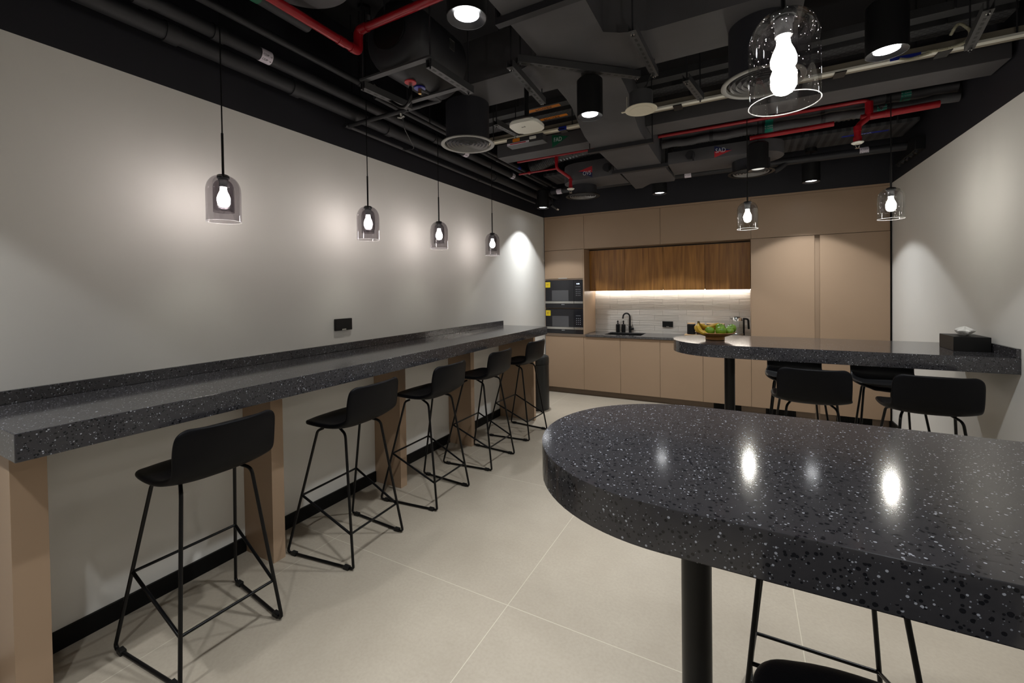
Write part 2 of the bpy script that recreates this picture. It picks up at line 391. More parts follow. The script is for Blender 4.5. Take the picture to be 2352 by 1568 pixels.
# ------------------------------------------------------------------ left bar counter
ZB, TB, ZU = 1.124, 0.095, 1.180
t = thing('bar_counter', 'long dark speckled stone bar counter running along the left wall', 'counter', (0.31, 2.56, 0))
obj('countertop', box(B(), 0.0015, 0.6175, 0.439, 4.696, ZB-TB, ZB, 0.003), 'terrazzo', t)
obj('upstand', box(B(), 0.0015, 0.02, 0.441, 4.69, ZB+0.0002, ZU, 0.002), 'terrazzo', t)
for a, c, d in posts_y:
    obj('support_panel', box(B(), 0.0015, d, a, c, 0, ZB-TB-0.0005, 0.001), 'laminate', t)

# ------------------------------------------------------------------ peninsula tables
def peninsula(y0, y1, xl, lx, label):
    t = thing('peninsula_table', label, 'table', (3.1, (y0+y1)/2, 0), 'round-ended tables off the right wall')
    r = (y1-y0)/2; cy = (y0+y1)/2; cx = xl + r
    poly = [(W-.0015, y0), (W-.0015, y1)] + [(cx + r*math.cos(a), cy + r*math.sin(a)) for a in [PI/2 + PI*i/40 for i in range(41)]]
    obj('tabletop', prism(B(), poly, ZB-TB, ZB, bev=0.003), 'terrazzo', t)
    obj('upstand', box(B(), W-0.02, W-.0015, y0+0.002, y1-0.002, ZB+0.0002, ZU, 0.002), 'terrazzo', t)
    b = B(); cyl(b, (lx, cy, 0.008), (lx, cy, ZB-TB-0.0005), 0.040, seg=40); obj('leg', b, 'leg_black', t)
    b = B(); lathe(b, [(0, 0), (0.20, 0), (0.20, 0.006), (0.045, 0.010), (0, 0.010)], (lx, cy, 0), 48); obj('base_plate', b, 'leg_black', t)
    return t
peninsula(0.893, 1.711, 2.122, 2.557, 'speckled dark stone table with rounded end, nearest the camera')
peninsula(3.592, 4.382, 2.143, 2.58, 'speckled dark stone table with rounded end, holding the fruit bowl')

# ------------------------------------------------------------------ bar stool (local: +X is the back of the stool)
def make_stool():
    t = thing('bar_stool', '', 'stool', (0, 0, 0), 'black sled-base bar stools')
    R = 0.0078
    # seat shell
    prof = [(-0.205, 0.757, .125, 0), (-0.195, 0.772, .165, .001), (-0.165, 0.784, .200, .004), (-0.10, 0.788, .222, .010), (-0.02, 0.782, .230, .016),
            (0.06, 0.776, .230, .022), (0.13, 0.779, .226, .026), (0.175, 0.795, .213, .024), (0.208, 0.822, .207, .012), (0.226, 0.860, .207, .0),
            (0.240, 0.905, .208, .0), (0.250, 0.950, .207, .0), (0.258, 0.990, .204, .0), (0.262, 1.012, .190, .0), (0.264, 1.022, .162, .0)]
    b = B(); rows = []; NU = 14
    for i, (x, z, hw, lift) in enumerate(prof):
        row = []
        backness = max(0.0, min(1.0, (z-0.80)/0.12)) if x > 0.15 else 0.0
        for k in range(NU+1):
            u = -1 + 2*k/NU; y = u*hw
            zz = z + lift*abs(u)**3 - (0.006*(1-u*u) if 3 <= i <= 6 else 0)
            xx = x - 0.034*backness*abs(u)**2.4
            if i <= 2: xx += 0.03*abs(u)**3
            row.append(b.verts.new((xx, y, zz)))
        rows.append(row)
    for i in range(len(rows)-1):
        for k in range(NU): b.faces.new((rows[i][k], rows[i][k+1], rows[i+1][k+1], rows[i+1][k]))
    bmesh.ops.recalc_face_normals(b, faces=b.faces[:])
    sh = obj('seat_shell', b, 'leather_black', t, smooth=180)
    so = sh.modifiers.new('thick', 'SOLIDIFY'); so.thickness = 0.026; so.offset = 0.0; so.use_even_offset = False
    ss = sh.modifiers.new('sub', 'SUBSURF'); ss.levels = 2; ss.render_levels = 2
    fx, bx = -0.24, 0.24; fy, by = 0.25, 0.207
    ftx, fty, btx, bty, zt = -0.068, 0.170, 0.118, 0.143, 0.752
    for s in (-1, 1):
        # front leg, runner and rear leg of one side are one bent rod: three parts meeting at the bends
        b = B(); tube(b, [(ftx+0.035, s*(fty-0.012), zt+0.004)]+fillet([(ftx+0.03, s*(fty-0.01), zt+0.002), (ftx, s*fty, zt-0.012), (fx, s*fy, 0.03)], 0.02, 5)[1:]+[(fx-0.001, s*fy, 0.02), (fx+0.008, s*fy, 0.0105), (fx+0.022, s*(fy-0.001), R+0.002)], R)
        obj('leg', b, 'metal_black', t, smooth=60)
        b = B(); tube(b, [(btx-0.08, s*(bty-0.035), zt+0.006)]+fillet([(btx-0.07, s*(bty-0.03), zt+0.003), (btx+0.012, s*bty, zt-0.014), (bx, s*by, 0.03)], 0.03, 6)[1:]+[(bx+0.001, s*by, 0.02), (bx-0.008, s*by, 0.0105), (bx-0.022, s*(by+0.001), R+0.002)], R)
        obj('leg', b, 'metal_black', t, smooth=60)
        b = B(); tube(b, [(fx+0.02, s*(fy-0.001), R+0.002), (bx-0.02, s*(by+0.001), R+0.002)], R)
        rn = obj('runner', b, 'metal_black', t, smooth=60)
        for px_ in (fx+0.045, bx-0.045):
            yy = s*(fy + (by-fy)*(px_-fx)/(bx-fx)); b = B(); box(b, px_-0.02, px_+0.02, yy-0.012, yy+0.012, 0.0, 0.021, 0.003)
            obj('glide', b, 'plastic_black', rn)
        # side rail sloping from the front footrest to the rear one
        kf, kb = 0.352/zt, 0.192/zt
        pf = (fx+(ftx-fx)*kf, s*(fy+(fty-fy)*kf), 0.352); pb = (bx+(btx-bx)*kb, s*(by+(bty-by)*kb), 0.192)
        b = B(); tube(b, [pf, pb], R*0.9); obj('side_rail', b, 'metal_black', t, smooth=60)
        if s == 1:
            b = B(); tube(b, [(pf[0], -pf[1], pf[2]), pf], R*0.85); obj('footrest', b, 'metal_black', t, smooth=60)
            b = B(); tube(b, [(pb[0], -pb[1], pb[2]), pb], R*0.85); obj('footrest', b, 'metal_black', t, smooth=60)
    return t
stool = make_stool()
spots = [((0.480, 1.045), -1.3, 'black bar stool nearest the camera at the left wall counter'),
         ((0.495, 1.855), 2.6, 'black bar stool at the left wall counter, second from the camera'),
         ((0.515, 2.590), 1.1, 'black bar stool in the middle of the left wall counter row'),
         ((0.520, 3.345), 0.0, 'black bar stool at the left wall counter, second from the bin'),
         ((0.500, 4.150), -2.0, 'black bar stool at the left wall counter, closest to the bin'),
         ((3.085, 3.625), -90, 'black bar stool left of two on the camera side of the far table'),
         ((3.690, 3.635), -90, 'black bar stool right of two on the camera side of the far table'),
         ((3.080, 4.360), 90, 'black bar stool behind the far table, left of two on kitchen side'),
         ((3.690, 4.360), 90, 'black bar stool behind the far table, right of two on kitchen side'),
         ((2.912, 0.872), -90, 'black bar stool in the foreground, only its back showing below the near table'),
         ((2.905, 1.715), 90, 'black bar stool behind the near table, its thin legs seen beneath the tabletop')]
for i, ((x, y), rz, lab) in enumerate(spots):
    if i == 0: stool.location = (x, y, 0); stool.rotation_euler = (0, 0, math.radians(rz)); stool['label'] = lab
    else: dup(stool, (x, y, 0), math.radians(rz), lab)

# ------------------------------------------------------------------ kitchen cabinets
YF = D; YC = YN - 0.005   # front face of doors, back of carcasses
def cab(name, label, cat, x0, x1, z0, z1, doors, mat='laminate', yf=YF, group=None, yc=None, zdoor=None):
    """carcass box behind 18 mm doors; doors = list of (x0, x1)"""
    yc = yc or YC
    t = thing(name, label, cat, ((x0+x1)/2, (yf+yc)/2, z0), group)
    b = B(); box(b, x0+0.0005, x1-0.0005, yf+0.020, yc, z0, z1); obj('body', b, 'laminate_dark', t)
    zd = zdoor or (z0+0.0015, z1-0.0015)
    for a, c in doors:
        b = B(); box(b, a+0.0016, c-0.0016, yf, yf+0.018, zd[0], zd[1], 0.0012, 1); obj('door', b, mat, t)
    return t
bx = [0.012, 0.623, 1.158, 1.694, 2.225, 2.770]
blab = ['beige base cabinet directly under the two built-in microwaves', 'beige base cabinet under the left half of the sink', 'beige base cabinet under the wall socket, right of the sink cabinet',
        'beige base cabinet partly hidden by the rounded end of the far table', 'beige base cabinet behind the black leg of the far table']
for i in range(5):
    ztop = 0.862
    if i == 1 or i == 2:
        # the sink hangs into these two: low carcass
        t = thing('base_cabinet', blab[i], 'cabinet', ((bx[i]+bx[i+1])/2, 6.3, 0.084), 'beige base cabinets')
        b = B(); box(b, bx[i]+0.0005, bx[i+1]-0.0005, YF+0.020, YC, 0.084, 0.66); obj('body', b, 'laminate_dark', t)
        b = B(); box(b, bx[i]+0.0016, bx[i+1]-0.0016, YF, YF+0.018, 0.086, 0.860, 0.0012, 1); obj('door', b, 'laminate', t)
    else:
        cab('base_cabinet', blab[i], 'cabinet', bx[i], bx[i+1], 0.084, ztop, [(bx[i], bx[i+1])], group='beige base cabinets')
# worktop with sink cut-out
sx0, sx1, sy0, sy1 = 0.905, 1.425, 6.085, 6.475
b = B(); y0, y1, z0, z1 = 5.990, 6.53, 0.870, 0.900
box(b, 0.655, sx0, y0, y1, z0, z1); box(b, sx1, 2.768, y0, y1, z0, z1); box(b, sx0, sx1, y0, sy0, z0, z1); box(b, sx0, sx1, sy1, y1, z0, z1)
tag(obj('kitchen_worktop', b, 'terrazzo_kitchen'), 'grey stone kitchen worktop with the sink, below the wooden wall cabinets', 'worktop')
b = B(); box(b, 0.655, 2.768, 6.002, 6.018, 0.862, 0.870); box(b, 0.012, 0.655, 6.002, 6.018, 0.862, 0.900)
tag(obj('cabinet_rail', b, 'laminate_dark'), 'narrow brown rail between base cabinet doors and worktop', 'rail')
b = B(); box(b, sx0, sx1, sy0, sy0+0.004, 0.70, 0.888); box(b, sx0, sx1, sy1-0.004, sy1, 0.70, 0.888); box(b, sx0, sx0+0.004, sy0+0.004, sy1-0.004, 0.70, 0.888); box(b, sx1-0.004, sx1, sy0+0.004, sy1-0.004, 0.70, 0.888); box(b, sx0, sx1, sy0, sy1, 0.694, 0.70)
t = tag(obj('sink', b, 'plastic_black'), 'black rectangular sink set into the kitchen worktop', 'sink')
b = B(); lathe(b, [(0, 0.702), (0.035, 0.702), (0.04, 0.704), (0.04, 0.7005), (0, 0.7005)], (1.165, 6.28, 0)); obj('drain', b, 'chrome', t)
# plinth with vents
t = thing('plinth', 'brown recessed plinth under the cabinets, with black vent grilles', 'plinth', (2.05, 6.06, 0))
grl = [(2.344, 2.660), (2.923, 3.233), (3.619, 3.942)]
xs = 0.012
for a, c in grl+[(4.086, 0)]: obj('board', box(B(), xs, a, 6.050, 6.066, 0, 0.083), 'laminate_dark', t); xs = c
for a, c in grl:
    b = B(); box(b, a, c, 6.058, 6.066, 0.004, 0.080)
    n = int((c-a)/0.016)
    for k in range(n): box(b, a+0.004+k*(c-a-0.008)/n, a+0.004+k*(c-a-0.008)/n+0.006, 6.048, 6.058, 0.008, 0.076)
    obj('vent_grille', b, 'skirting_black', t)
# oven housing
HX = 0.635
t = thing('oven_housing', 'tall beige cabinet around the two stacked microwaves', 'cabinet', (0.32, 6.3, 0.9))
b = B(); box(b, 0.012, 0.018, YF+0.004, YC, 0.901, 2.148); box(b, 0.620, 0.640, YF, 6.53, 0.9005, 2.148); box(b, 0.018, 0.620, 6.45, YC, 0.901, 2.148)
obj('body', b, 'laminate', t)
b = B(); box(b, 0.018, 0.620, YF+0.012, 6.44, 1.274, 1.287); box(b, 0.018, 0.620, YF+0.006, 6.44, 1.703, 1.722); obj('shelf', b, 'laminate_dark', t)
b = B(); box(b, 0.0145, 0.6185, YF, YF+0.018, 1.724, 2.1485, 0.0012, 1); dr = obj('door', b, 'laminate', t)
b = B(); box(b, 0.235, 0.375, YF-0.004, YF, 1.724, 1.734); obj('handle', b, 'steel', dr)
def microwave(z0, z1, label, clock):
    t = thing('microwave', label, 'microwave', (0.32, 6.2, z0), 'built-in microwaves')
    x0, x1 = 0.0205, 0.6185
    zb = z0 + 0.098
    b = B(); box(b, x0+0.01, x1-0.01, YF+0.0105, 6.40, z0, z1-0.004); obj('body', b, 'plastic_black', t)
    d = obj('door', box(B(), x0, 0.478, YF-0.006, YF+0.010, zb+0.002, z1-0.006, 0.001, 1), 'oven_glass', t)
    obj('window', box(B(), 0.130, 0.396, YF-0.0075, YF-0.0061, zb+0.006, zb+0.165), 'oven_window', d)
    s = obj('sticker', box(B(), x0+0.006, x0+0.082, YF-0.0075, YF-0.0061, z1-0.108, z1-0.026), 'label_yellow', d)
    b = B(); box(b, x0+0.011, x0+0.076, YF-0.0085, YF-0.0076, z1-0.042, z1-0.036); box(b, x0+0.020, x0+0.046, YF-0.0085, YF-0.0076, z1-0.074, z1-0.058); box(b, x0+0.052, x0+0.062, YF-0.0085, YF-0.0076, z1-0.074, z1-0.054); box(b, x0+0.018, x0+0.066, YF-0.0085, YF-0.0076, z1-0.094, z1-0.090)
    obj('print', b, 'bowl_wood', s)
    p = obj('control_panel', box(B(), 0.480, x1, YF-0.006, YF+0.010, zb+0.002, z1-0.006, 0.001, 1), 'oven_glass', t)
    b = B(); box(b, 0.508, 0.582, YF-0.0072, YF-0.0061, z1-0.103, z1-0.100)
    for r in range(4):
        for c in range(3):
            x = 0.518 + c*0.028; z = z1 - 0.142 - r*0.0285; box(b, x-0.0045, x+0.0045, YF-0.0072, YF-0.0061, z-0.0045, z+0.0045)
    obj('keypad', b, 'oven_key', p)
    if clock: text('0:00', 0.028, (0.546, YF-0.0068, z1-0.060), (1, 0, 0), (0, 0, 1), 'clock_light', p, 'clock')
    obj('trim_bar', box(B(), x0, 0.478, YF-0.012, YF+0.004, z0+0.064, zb, 0.002, 1), 'chrome', t)
    obj('trim_bar', box(B(), 0.482, x1, YF-0.012, YF+0.004, z0+0.064, zb, 0.002, 1), 'chrome', t)
    f = obj('front_panel', box(B(), x0, x1, YF-0.006, YF+0.008, z0+0.001, z0+0.063, 0.001, 1), 'oven_glass', t)
    text('SIEMENS', 0.014, (0.306, YF-0.0065, z0+0.048), (1, 0, 0), (0, 0, 1), 'ink_light', f, 'lettering')
microwave(1.2875, 1.702, 'upper built-in microwave with lit clock and yellow sticker', True)
microwave(0.9015, 1.273, 'lower built-in microwave with unlit display and yellow sticker', False)
# tall pair on the right
t = thing('tall_cabinet', 'tall beige two-door cabinet with a recessed grip groove between its doors', 'cabinet', (3.43, 6.3, 0.084))
b = B(); box(b, 2.7705, 4.087, YF+0.040, YC, 0.084, 2.150); box(b, 2.7705, 2.7885, YF+0.0185, YF+0.040, 0.084, 2.150); obj('body', b, 'laminate', t)
obj('door', box(B(), 2.7715, 3.414, YF, YF+0.018, 0.0855, 2.1485, 0.0012, 1), 'laminate', t)
obj('door', box(B(), 3.464, 4.086, YF, YF+0.018, 0.0855, 2.1485, 0.0012, 1), 'laminate', t)
obj('gap_shade', box(B(), 4.0875, 4.106, YF+0.03, YF+0.05, 0, 2.66), 'skirting_black', t)  # black strip put in for the shade of the gap beside the wall
# row of top cabinets
tx = [0.012, 0.641, 1.709, 2.774, 4.087]
tl = ['beige top cabinet in the left corner above the microwave cabinet', 'wide beige top cabinet over the left pair of wooden doors', 'wide beige top cabinet over the right pair of wooden doors', 'wide beige top cabinet above the tall right doors']
for i in range(4):
    cab('top_cabinet', tl[i], 'cabinet', tx[i], tx[i+1], 2.152, 2.640, [(tx[i], tx[i+1])], group='beige top cabinets')
tag(obj('cornice', box(B(), 0.012, 4.087, YF+0.002, YF+0.02, 2.6405, 2.6645), 'laminate'), 'thin beige filler strip between top cabinets and black wall', 'trim')
# wooden wall cabinets in the niche
hx = [0.6415, 1.172, 1.705, 2.238, 2.7695]
hl = ['brown wood wall cabinet above the soap bottles, leftmost of four', 'brown wood wall cabinet between the leftmost one and the socket side', 'brown wood wall cabinet above the socket and first jar', 'brown wood wall cabinet above the kettle, rightmost of four']
for i in range(4):
    cab('wall_cabinet', hl[i], 'cabinet', hx[i], hx[i+1], 1.545, 2.143, [(hx[i], hx[i+1])], mat='wood_panel', yf=6.250, group='brown wood wall cabinets', yc=6.515, zdoor=(1.532, 2.135))
struct('trim_5', box(B(), 0.6415, 2.7695, 6.53, 6.545, 0.8, 2.148), 'wavy_tile')
t = thing('light_strip', 'warm white light strip under the wooden wall cabinets', 'light', (1.7, 6.46, 1.53))
obj('diffuser', box(B(), 0.66, 2.755, 6.485, 6.497, 1.534, 1.540), 'strip_light', t)
obj('profile', box(B(), 0.65, 2.765, 6.480, 6.502, 1.5405, 1.5448), 'steel', t)

# ------------------------------------------------------------------ worktop things
def soap(x, y, label):
    t = thing('soap_dispenser', label, 'soap bottle', (x, y, 0.9), 'black soap bottles')
    b = B(); lathe(b, [(0, .9), (.027, .9), (.029, .903), (.029, 1.015), (.026, 1.022), (.012, 1.026), (0, 1.026)], (x, y, 0), 28); obj('bottle', b, 'plastic_black', t)
    b = B(); lathe(b, [(0, 1.026), (.013, 1.026), (.013, 1.032), (.008, 1.036), (.008, 1.05), (.011, 1.052), (.011, 1.072), (.006, 1.078), (0, 1.078)], (x, y, 0), 20); cyl(b, (x, y, 1.062), (x-0.005, y-0.035, 1.060), .0045, seg=10); obj('pump', b, 'plastic_black', t)
soap(1.003, 6.495, 'black soap dispenser bottle on the left behind the sink')
soap(1.088, 6.495, 'black soap dispenser bottle standing closest to the tap')
t = thing('tap', 'black swan-neck tap with side lever behind the sink', 'tap', (1.185, 6.50, 0.9))
fx_, fy_ = 1.185, 6.500
b = B(); cyl(b, (fx_, fy_, 0.9), (fx_, fy_, 1.000), .020, seg=24); obj('body', b, 'plastic_black', t)
b = B(); ang = math.radians(215); dx, dy = math.cos(ang), math.sin(ang)
pts = [(fx_, fy_, 1.0), (fx_, fy_, 1.13)] + [(fx_+dx*(.055-.055*math.cos(a)), fy_+dy*(.055-.055*math.cos(a)), 1.13+.062*math.sin(a)) for a in [PI*k/14 for k in range(1, 13)]]
lp = pts[-1]; pts.append((lp[0]+dx*.008, lp[1]+dy*.008, lp[2]-.045)); tube(b, pts, .0115, 14); obj('spout', b, 'plastic_black', t, smooth=60)
b = B(); cyl(b, (fx_+.016, fy_, .958), (fx_+.056, fy_, .958), .0155, seg=20); cyl(b, (fx_+.045, fy_, .97), (fx_+.040, fy_-.006, 1.022), .0045, .004, seg=10); obj('lever', b, 'plastic_black', t)
def socket(label, cx, cy, cz, nrm, w_, h_):
    t = thing('wall_socket', label, 'socket', (cx, cy, cz-h_/2))
    if nrm == 'x':
        obj('cover', box(B(), cx, cx+0.022, cy-w_/2, cy+w_/2, cz-h_/2, cz+h_/2, 0.003), 'plastic_black', t)
        obj('latch', box(B(), cx+0.0221, cx+0.024, cy-0.022, cy+0.016, cz-h_/2+0.002, cz-h_/2+0.012), 'chrome', t)
    else:
        obj('cover', box(B(), cx-w_/2, cx+w_/2, cy-0.022, cy, cz-h_/2, cz+h_/2, 0.003), 'plastic_black', t)
        obj('latch', box(B(), cx-0.018, cx+0.018, cy-0.024, cy-0.0221, cz-h_/2+0.002, cz-h_/2+0.012), 'chrome', t)
socket('black socket box on the left wall above the bar counter', 0, 2.24, 1.322, 'x', 0.150, 0.088)
socket('black socket box on the kitchen backsplash', 1.722, 6.53, 1.038, 'y', 0.146, 0.082)
tag(obj('serving_tray', box(B(), 1.965, 2.52, 6.330, 6.470, 0.9002, 0.918, 0.006), 'bamboo'), 'pale wooden tray under the black canisters', 'tray')
def jar(x, label):
    t = thing('canister', label, 'canister', (x, 6.40, 0.918), 'black canisters with wooden lids')
    b = B(); lathe(b, [(0, .9182), (.050, .9182), (.054, .922), (.054, 1.048), (.050, 1.056), (.048, 1.060), (0, 1.060)], (x, 6.4, 0), 36); obj('jar', b, 'plastic_black', t)
    b = B(); lathe(b, [(0, 1.0602), (.051, 1.0602), (.052, 1.062), (.052, 1.071), (.050, 1.073), (0, 1.073)], (x, 6.4, 0), 36); obj('lid', b, 'bamboo', t)
for x, l in ((2.050, 'black canister with wooden lid at the left end of the tray, in full view'), (2.172, 'black canister with wooden lid directly behind the banana stem'), (2.294, 'black canister with wooden lid, third from left behind the bananas'), (2.416, 'black canister with wooden lid at the right, behind the green apples')): jar(x, l)
kx, ky = 2.615, 6.40
t = thing('kettle', 'glass electric kettle with steel collar and black handle', 'kettle', (kx, ky, 0.9))
b = B(); lathe(b, [(0, .9005), (.085, .9005), (.088, .905), (.082, .914), (0, .916)], (kx, ky, 0), 36); obj('power_base', b, 'plastic_black', t)
b = B(); lathe(b, [(0, .917), (.072, .917), (.074, .920), (.074, .950), (.071, .955), (0, .955)], (kx, ky, 0), 36); obj('heater_ring', b, 'steel', t)
b = B(); lathe(b, [(.073, .955), (.073, 1.02), (.069, 1.09), (.062, 1.120)], (kx, ky, 0), 36); obj('glass_body', b, 'glass_kettle', t)
b = B(); lathe(b, [(.0625, 1.115), (.064, 1.115), (.061, 1.140), (.052, 1.160), (0, 1.162)], (kx, ky, 0), 36); cyl(b, (kx-.055, ky, 1.14), (kx-.078, ky, 1.152), .012, .008, seg=12); obj('collar', b, 'chrome', t)
b = B(); lathe(b, [(0, 1.1621), (.035, 1.1621), (.035, 1.168), (0, 1.170)], (kx, ky, 0), 24); obj('lid', b, 'plastic_black', t)
b = B(); box(b, kx+.066, kx+.088, ky-.010, ky+.010, .925, 1.155, .003); tube(b, fillet([(kx+.075, ky, 1.145), (kx+.128, ky, 1.142), (kx+.134, ky, 1.01)], .04, 8), .012, 12); obj('handle', b, 'plastic_black', t, smooth=60)

# ------------------------------------------------------------------ fruit bowl and fruit
bxc, byc = 2.472, 3.975
b = B(); z = ZB
lathe(b, [(0, z+.0005), (.070, z+.0005), (.074, z+.004), (.073, z+.022), (.078, z+.028), (.115, z+.040), (.150, z+.058), (.156, z+.064), (.153, z+.066), (.112, z+.047), (.070, z+.034), (0, z+.030)], (bxc, byc, 0), 64)
tag(obj('fruit_bowl', b, 'bowl_wood', smooth=50), 'shallow wooden footed bowl holding bananas and green apples', 'bowl')
def apple(x, y, z, r, rot, label):
    t = thing('apple', label, 'apple', (x, y, z-r), 'green apples in the wooden bowl')
    b = B(); pr = []
    for k in range(19):
        a = -PI/2 + PI*k/18; rr = r*math.cos(a)*(1+0.05*math.sin(a)); zz = r*0.93*math.sin(a)
        d = math.exp(-(rr/(0.30*r))**2)
        zz -= (0.20*r*d if a > 0 else -0.10*r*d); pr.append((max(rr, 0), zz))
    pr[0] = (0, pr[0][1]); pr[-1] = (0, pr[-1][1])
    lathe(b, pr, (0, 0, 0), 32)
    bs = B(); tube(bs, [(0, 0, r*0.68), (0.001, 0, r*0.9), (0.004, 0.001, r*1.08)], 0.0014, 8)
    Mx = Matrix.Translation((x, y, z)) @ Matrix.Rotation(rot[0], 4, 'X') @ Matrix.Rotation(rot[1], 4, 'Y')
    bmesh.ops.transform(b, matrix=Mx, verts=b.verts[:]); bmesh.ops.transform(bs, matrix=Mx, verts=bs.verts[:])
    obj('flesh', b, 'apple_skin', t, smooth=180); obj('stalk', bs, 'banana_stem', t, smooth=60)
apple(2.437, 3.900, 1.202, .0385, (-.3, .2), 'green apple at the front left of the bowl, beside the bananas')
apple(2.520, 3.895, 1.204, .0420, (-.2, -.1), 'largest green apple at the front middle of the bowl')
apple(2.512, 3.985, 1.222, .0400, (.2, .3), 'green apple at the back, peeping over the largest apple')
apple(2.580, 3.945, 1.203, .0340, (.9, .2), 'small green apple right of the largest one')
apple(2.594, 4.020, 1.216, .0400, (.3, -.5), 'green apple at the right rear edge of the bowl')
t = thing('banana_bunch', 'bunch of yellow bananas with dark stem at the left of the bowl', 'bananas', (2.39, 3.96, 1.16))
top = Vector((2.349, 3.945, 1.262))
def ban(pts, rmax):
    ps = []; n = 26; P4 = [Vector(p) for p in pts]
    for k in range(n+1):
        s = k/n; q = [P4[i].lerp(P4[i+1], s) for i in range(3)]; q = [q[i].lerp(q[i+1], s) for i in range(2)]; ps.append(q[0].lerp(q[1], s))
    rad = []
    for k in range(n+1):
        s = k/n; rr = rmax*min(1, 0.33+0.67*min(1, max(0, (s-0.10)/0.22)))
        if s > 0.86: rr = rmax*max(0.22, 1-((s-0.86)/0.14)**1.5*0.80)
        rad.append(rr)
    b = B(); tube(b, ps, rmax, 7, radii=rad); return b
for pts in ([top, (2.345, 3.90, 1.235), (2.355, 3.850, 1.185), (2.425, 3.855, 1.185)], [top, (2.320, 3.925, 1.230), (2.330, 3.890, 1.192), (2.385, 3.88, 1.197)],
            [top, (2.385, 3.98, 1.235), (2.405, 4.0, 1.195), (2.500, 3.99, 1.262)], [top, (2.365, 4.0, 1.230), (2.40, 4.05, 1.185), (2.480, 4.02, 1.215)]):
    bb = obj('banana', ban(pts, .0175), 'banana_skin', t, smooth=50)
b = B(); tube(b, [top+Vector((0.002, 0, -.010)), top+Vector((-.001, .003, .004)), top+Vector((-.004, .004, .016))], .010, 9, radii=[.0095, .011, .0085]); obj('stem', b, 'banana_stem', t)

# ------------------------------------------------------------------ tissue box
t = thing('tissue_box', 'black tissue box with a white tissue, at the wall end of the far table', 'tissue box', (3.98, 3.97, ZB))
def rotz(b, c, a):
    bmesh.ops.transform(b, matrix=Matrix.Translation(c) @ Matrix.Rotation(a, 4, 'Z') @ Matrix.Translation(-Vector(c)), verts=b.verts[:])
b = B(); box(b, 3.900, 4.078, 3.853, 4.083, ZB+.0003, ZB+.094, .002); obj('case', b, 'plastic_black', t)
b = B(); prism(b, [(3.989+.026*math.cos(a), 3.968+.055*math.sin(a)) for a in [2*PI*k/28 for k in range(28)]], ZB+.0941, ZB+.0946); obj('slot', b, 'ink', t)
b = B(); NR, NH = 40, 9; rg = []
rnd = random.Random(3); ph = [rnd.uniform(0, 6.28) for _ in range(6)]
for h in range(NH+1):
    s = h/NH; row = []
    for k in range(NR):
        a = 2*PI*k/NR; base = .018 + .034*math.sin(min(1, s*1.5)*PI/2)
        if s > .55: base *= 1-0.9*((s-.55)/.45)**1.6
        r = base*(1+.16*math.sin(3*a+ph[0]+s)+.12*math.sin(5*a+ph[1]-2*s)+.06*math.sin(9*a+ph[2]))
        row.append(b.verts.new((3.985+r*math.cos(a)*0.8+.004*s, 3.965+r*math.sin(a)*1.35-.006*s, ZB+.0948+.058*s+.004*math.sin(4*a+ph[3])*s)))
    rg.append(row)
for h in range(NH):
    for k in range(NR): b.faces.new((rg[h][k], rg[h][(k+1) % NR], rg[h+1][(k+1) % NR], rg[h+1][k]))
b.faces.new(rg[-1]); b.faces.new(rg[0][::-1]); obj('tissue', b, 'tissue', t, smooth=25)

# ------------------------------------------------------------------ bin
t = thing('bin', 'black cylindrical waste bin with domed lid at the end of the bar', 'bin', (0.285, 5.10, 0))
b = B(); lathe(b, [(0, 0), (.155, 0), (.158, .004), (.158, .590), (.155, .593), (0, .593)], (.285, 5.10, 0), 48); obj('drum', b, 'bin_black', t)
b = B(); lathe(b, [(0, .5935), (.156, .5935), (.161, .597), (.161, .665), (.152, .690), (.125, .703), (.120, .699), (.06, .704), (0, .705)], (.285, 5.10, 0), 48); obj('lid', b, 'bin_black', t)

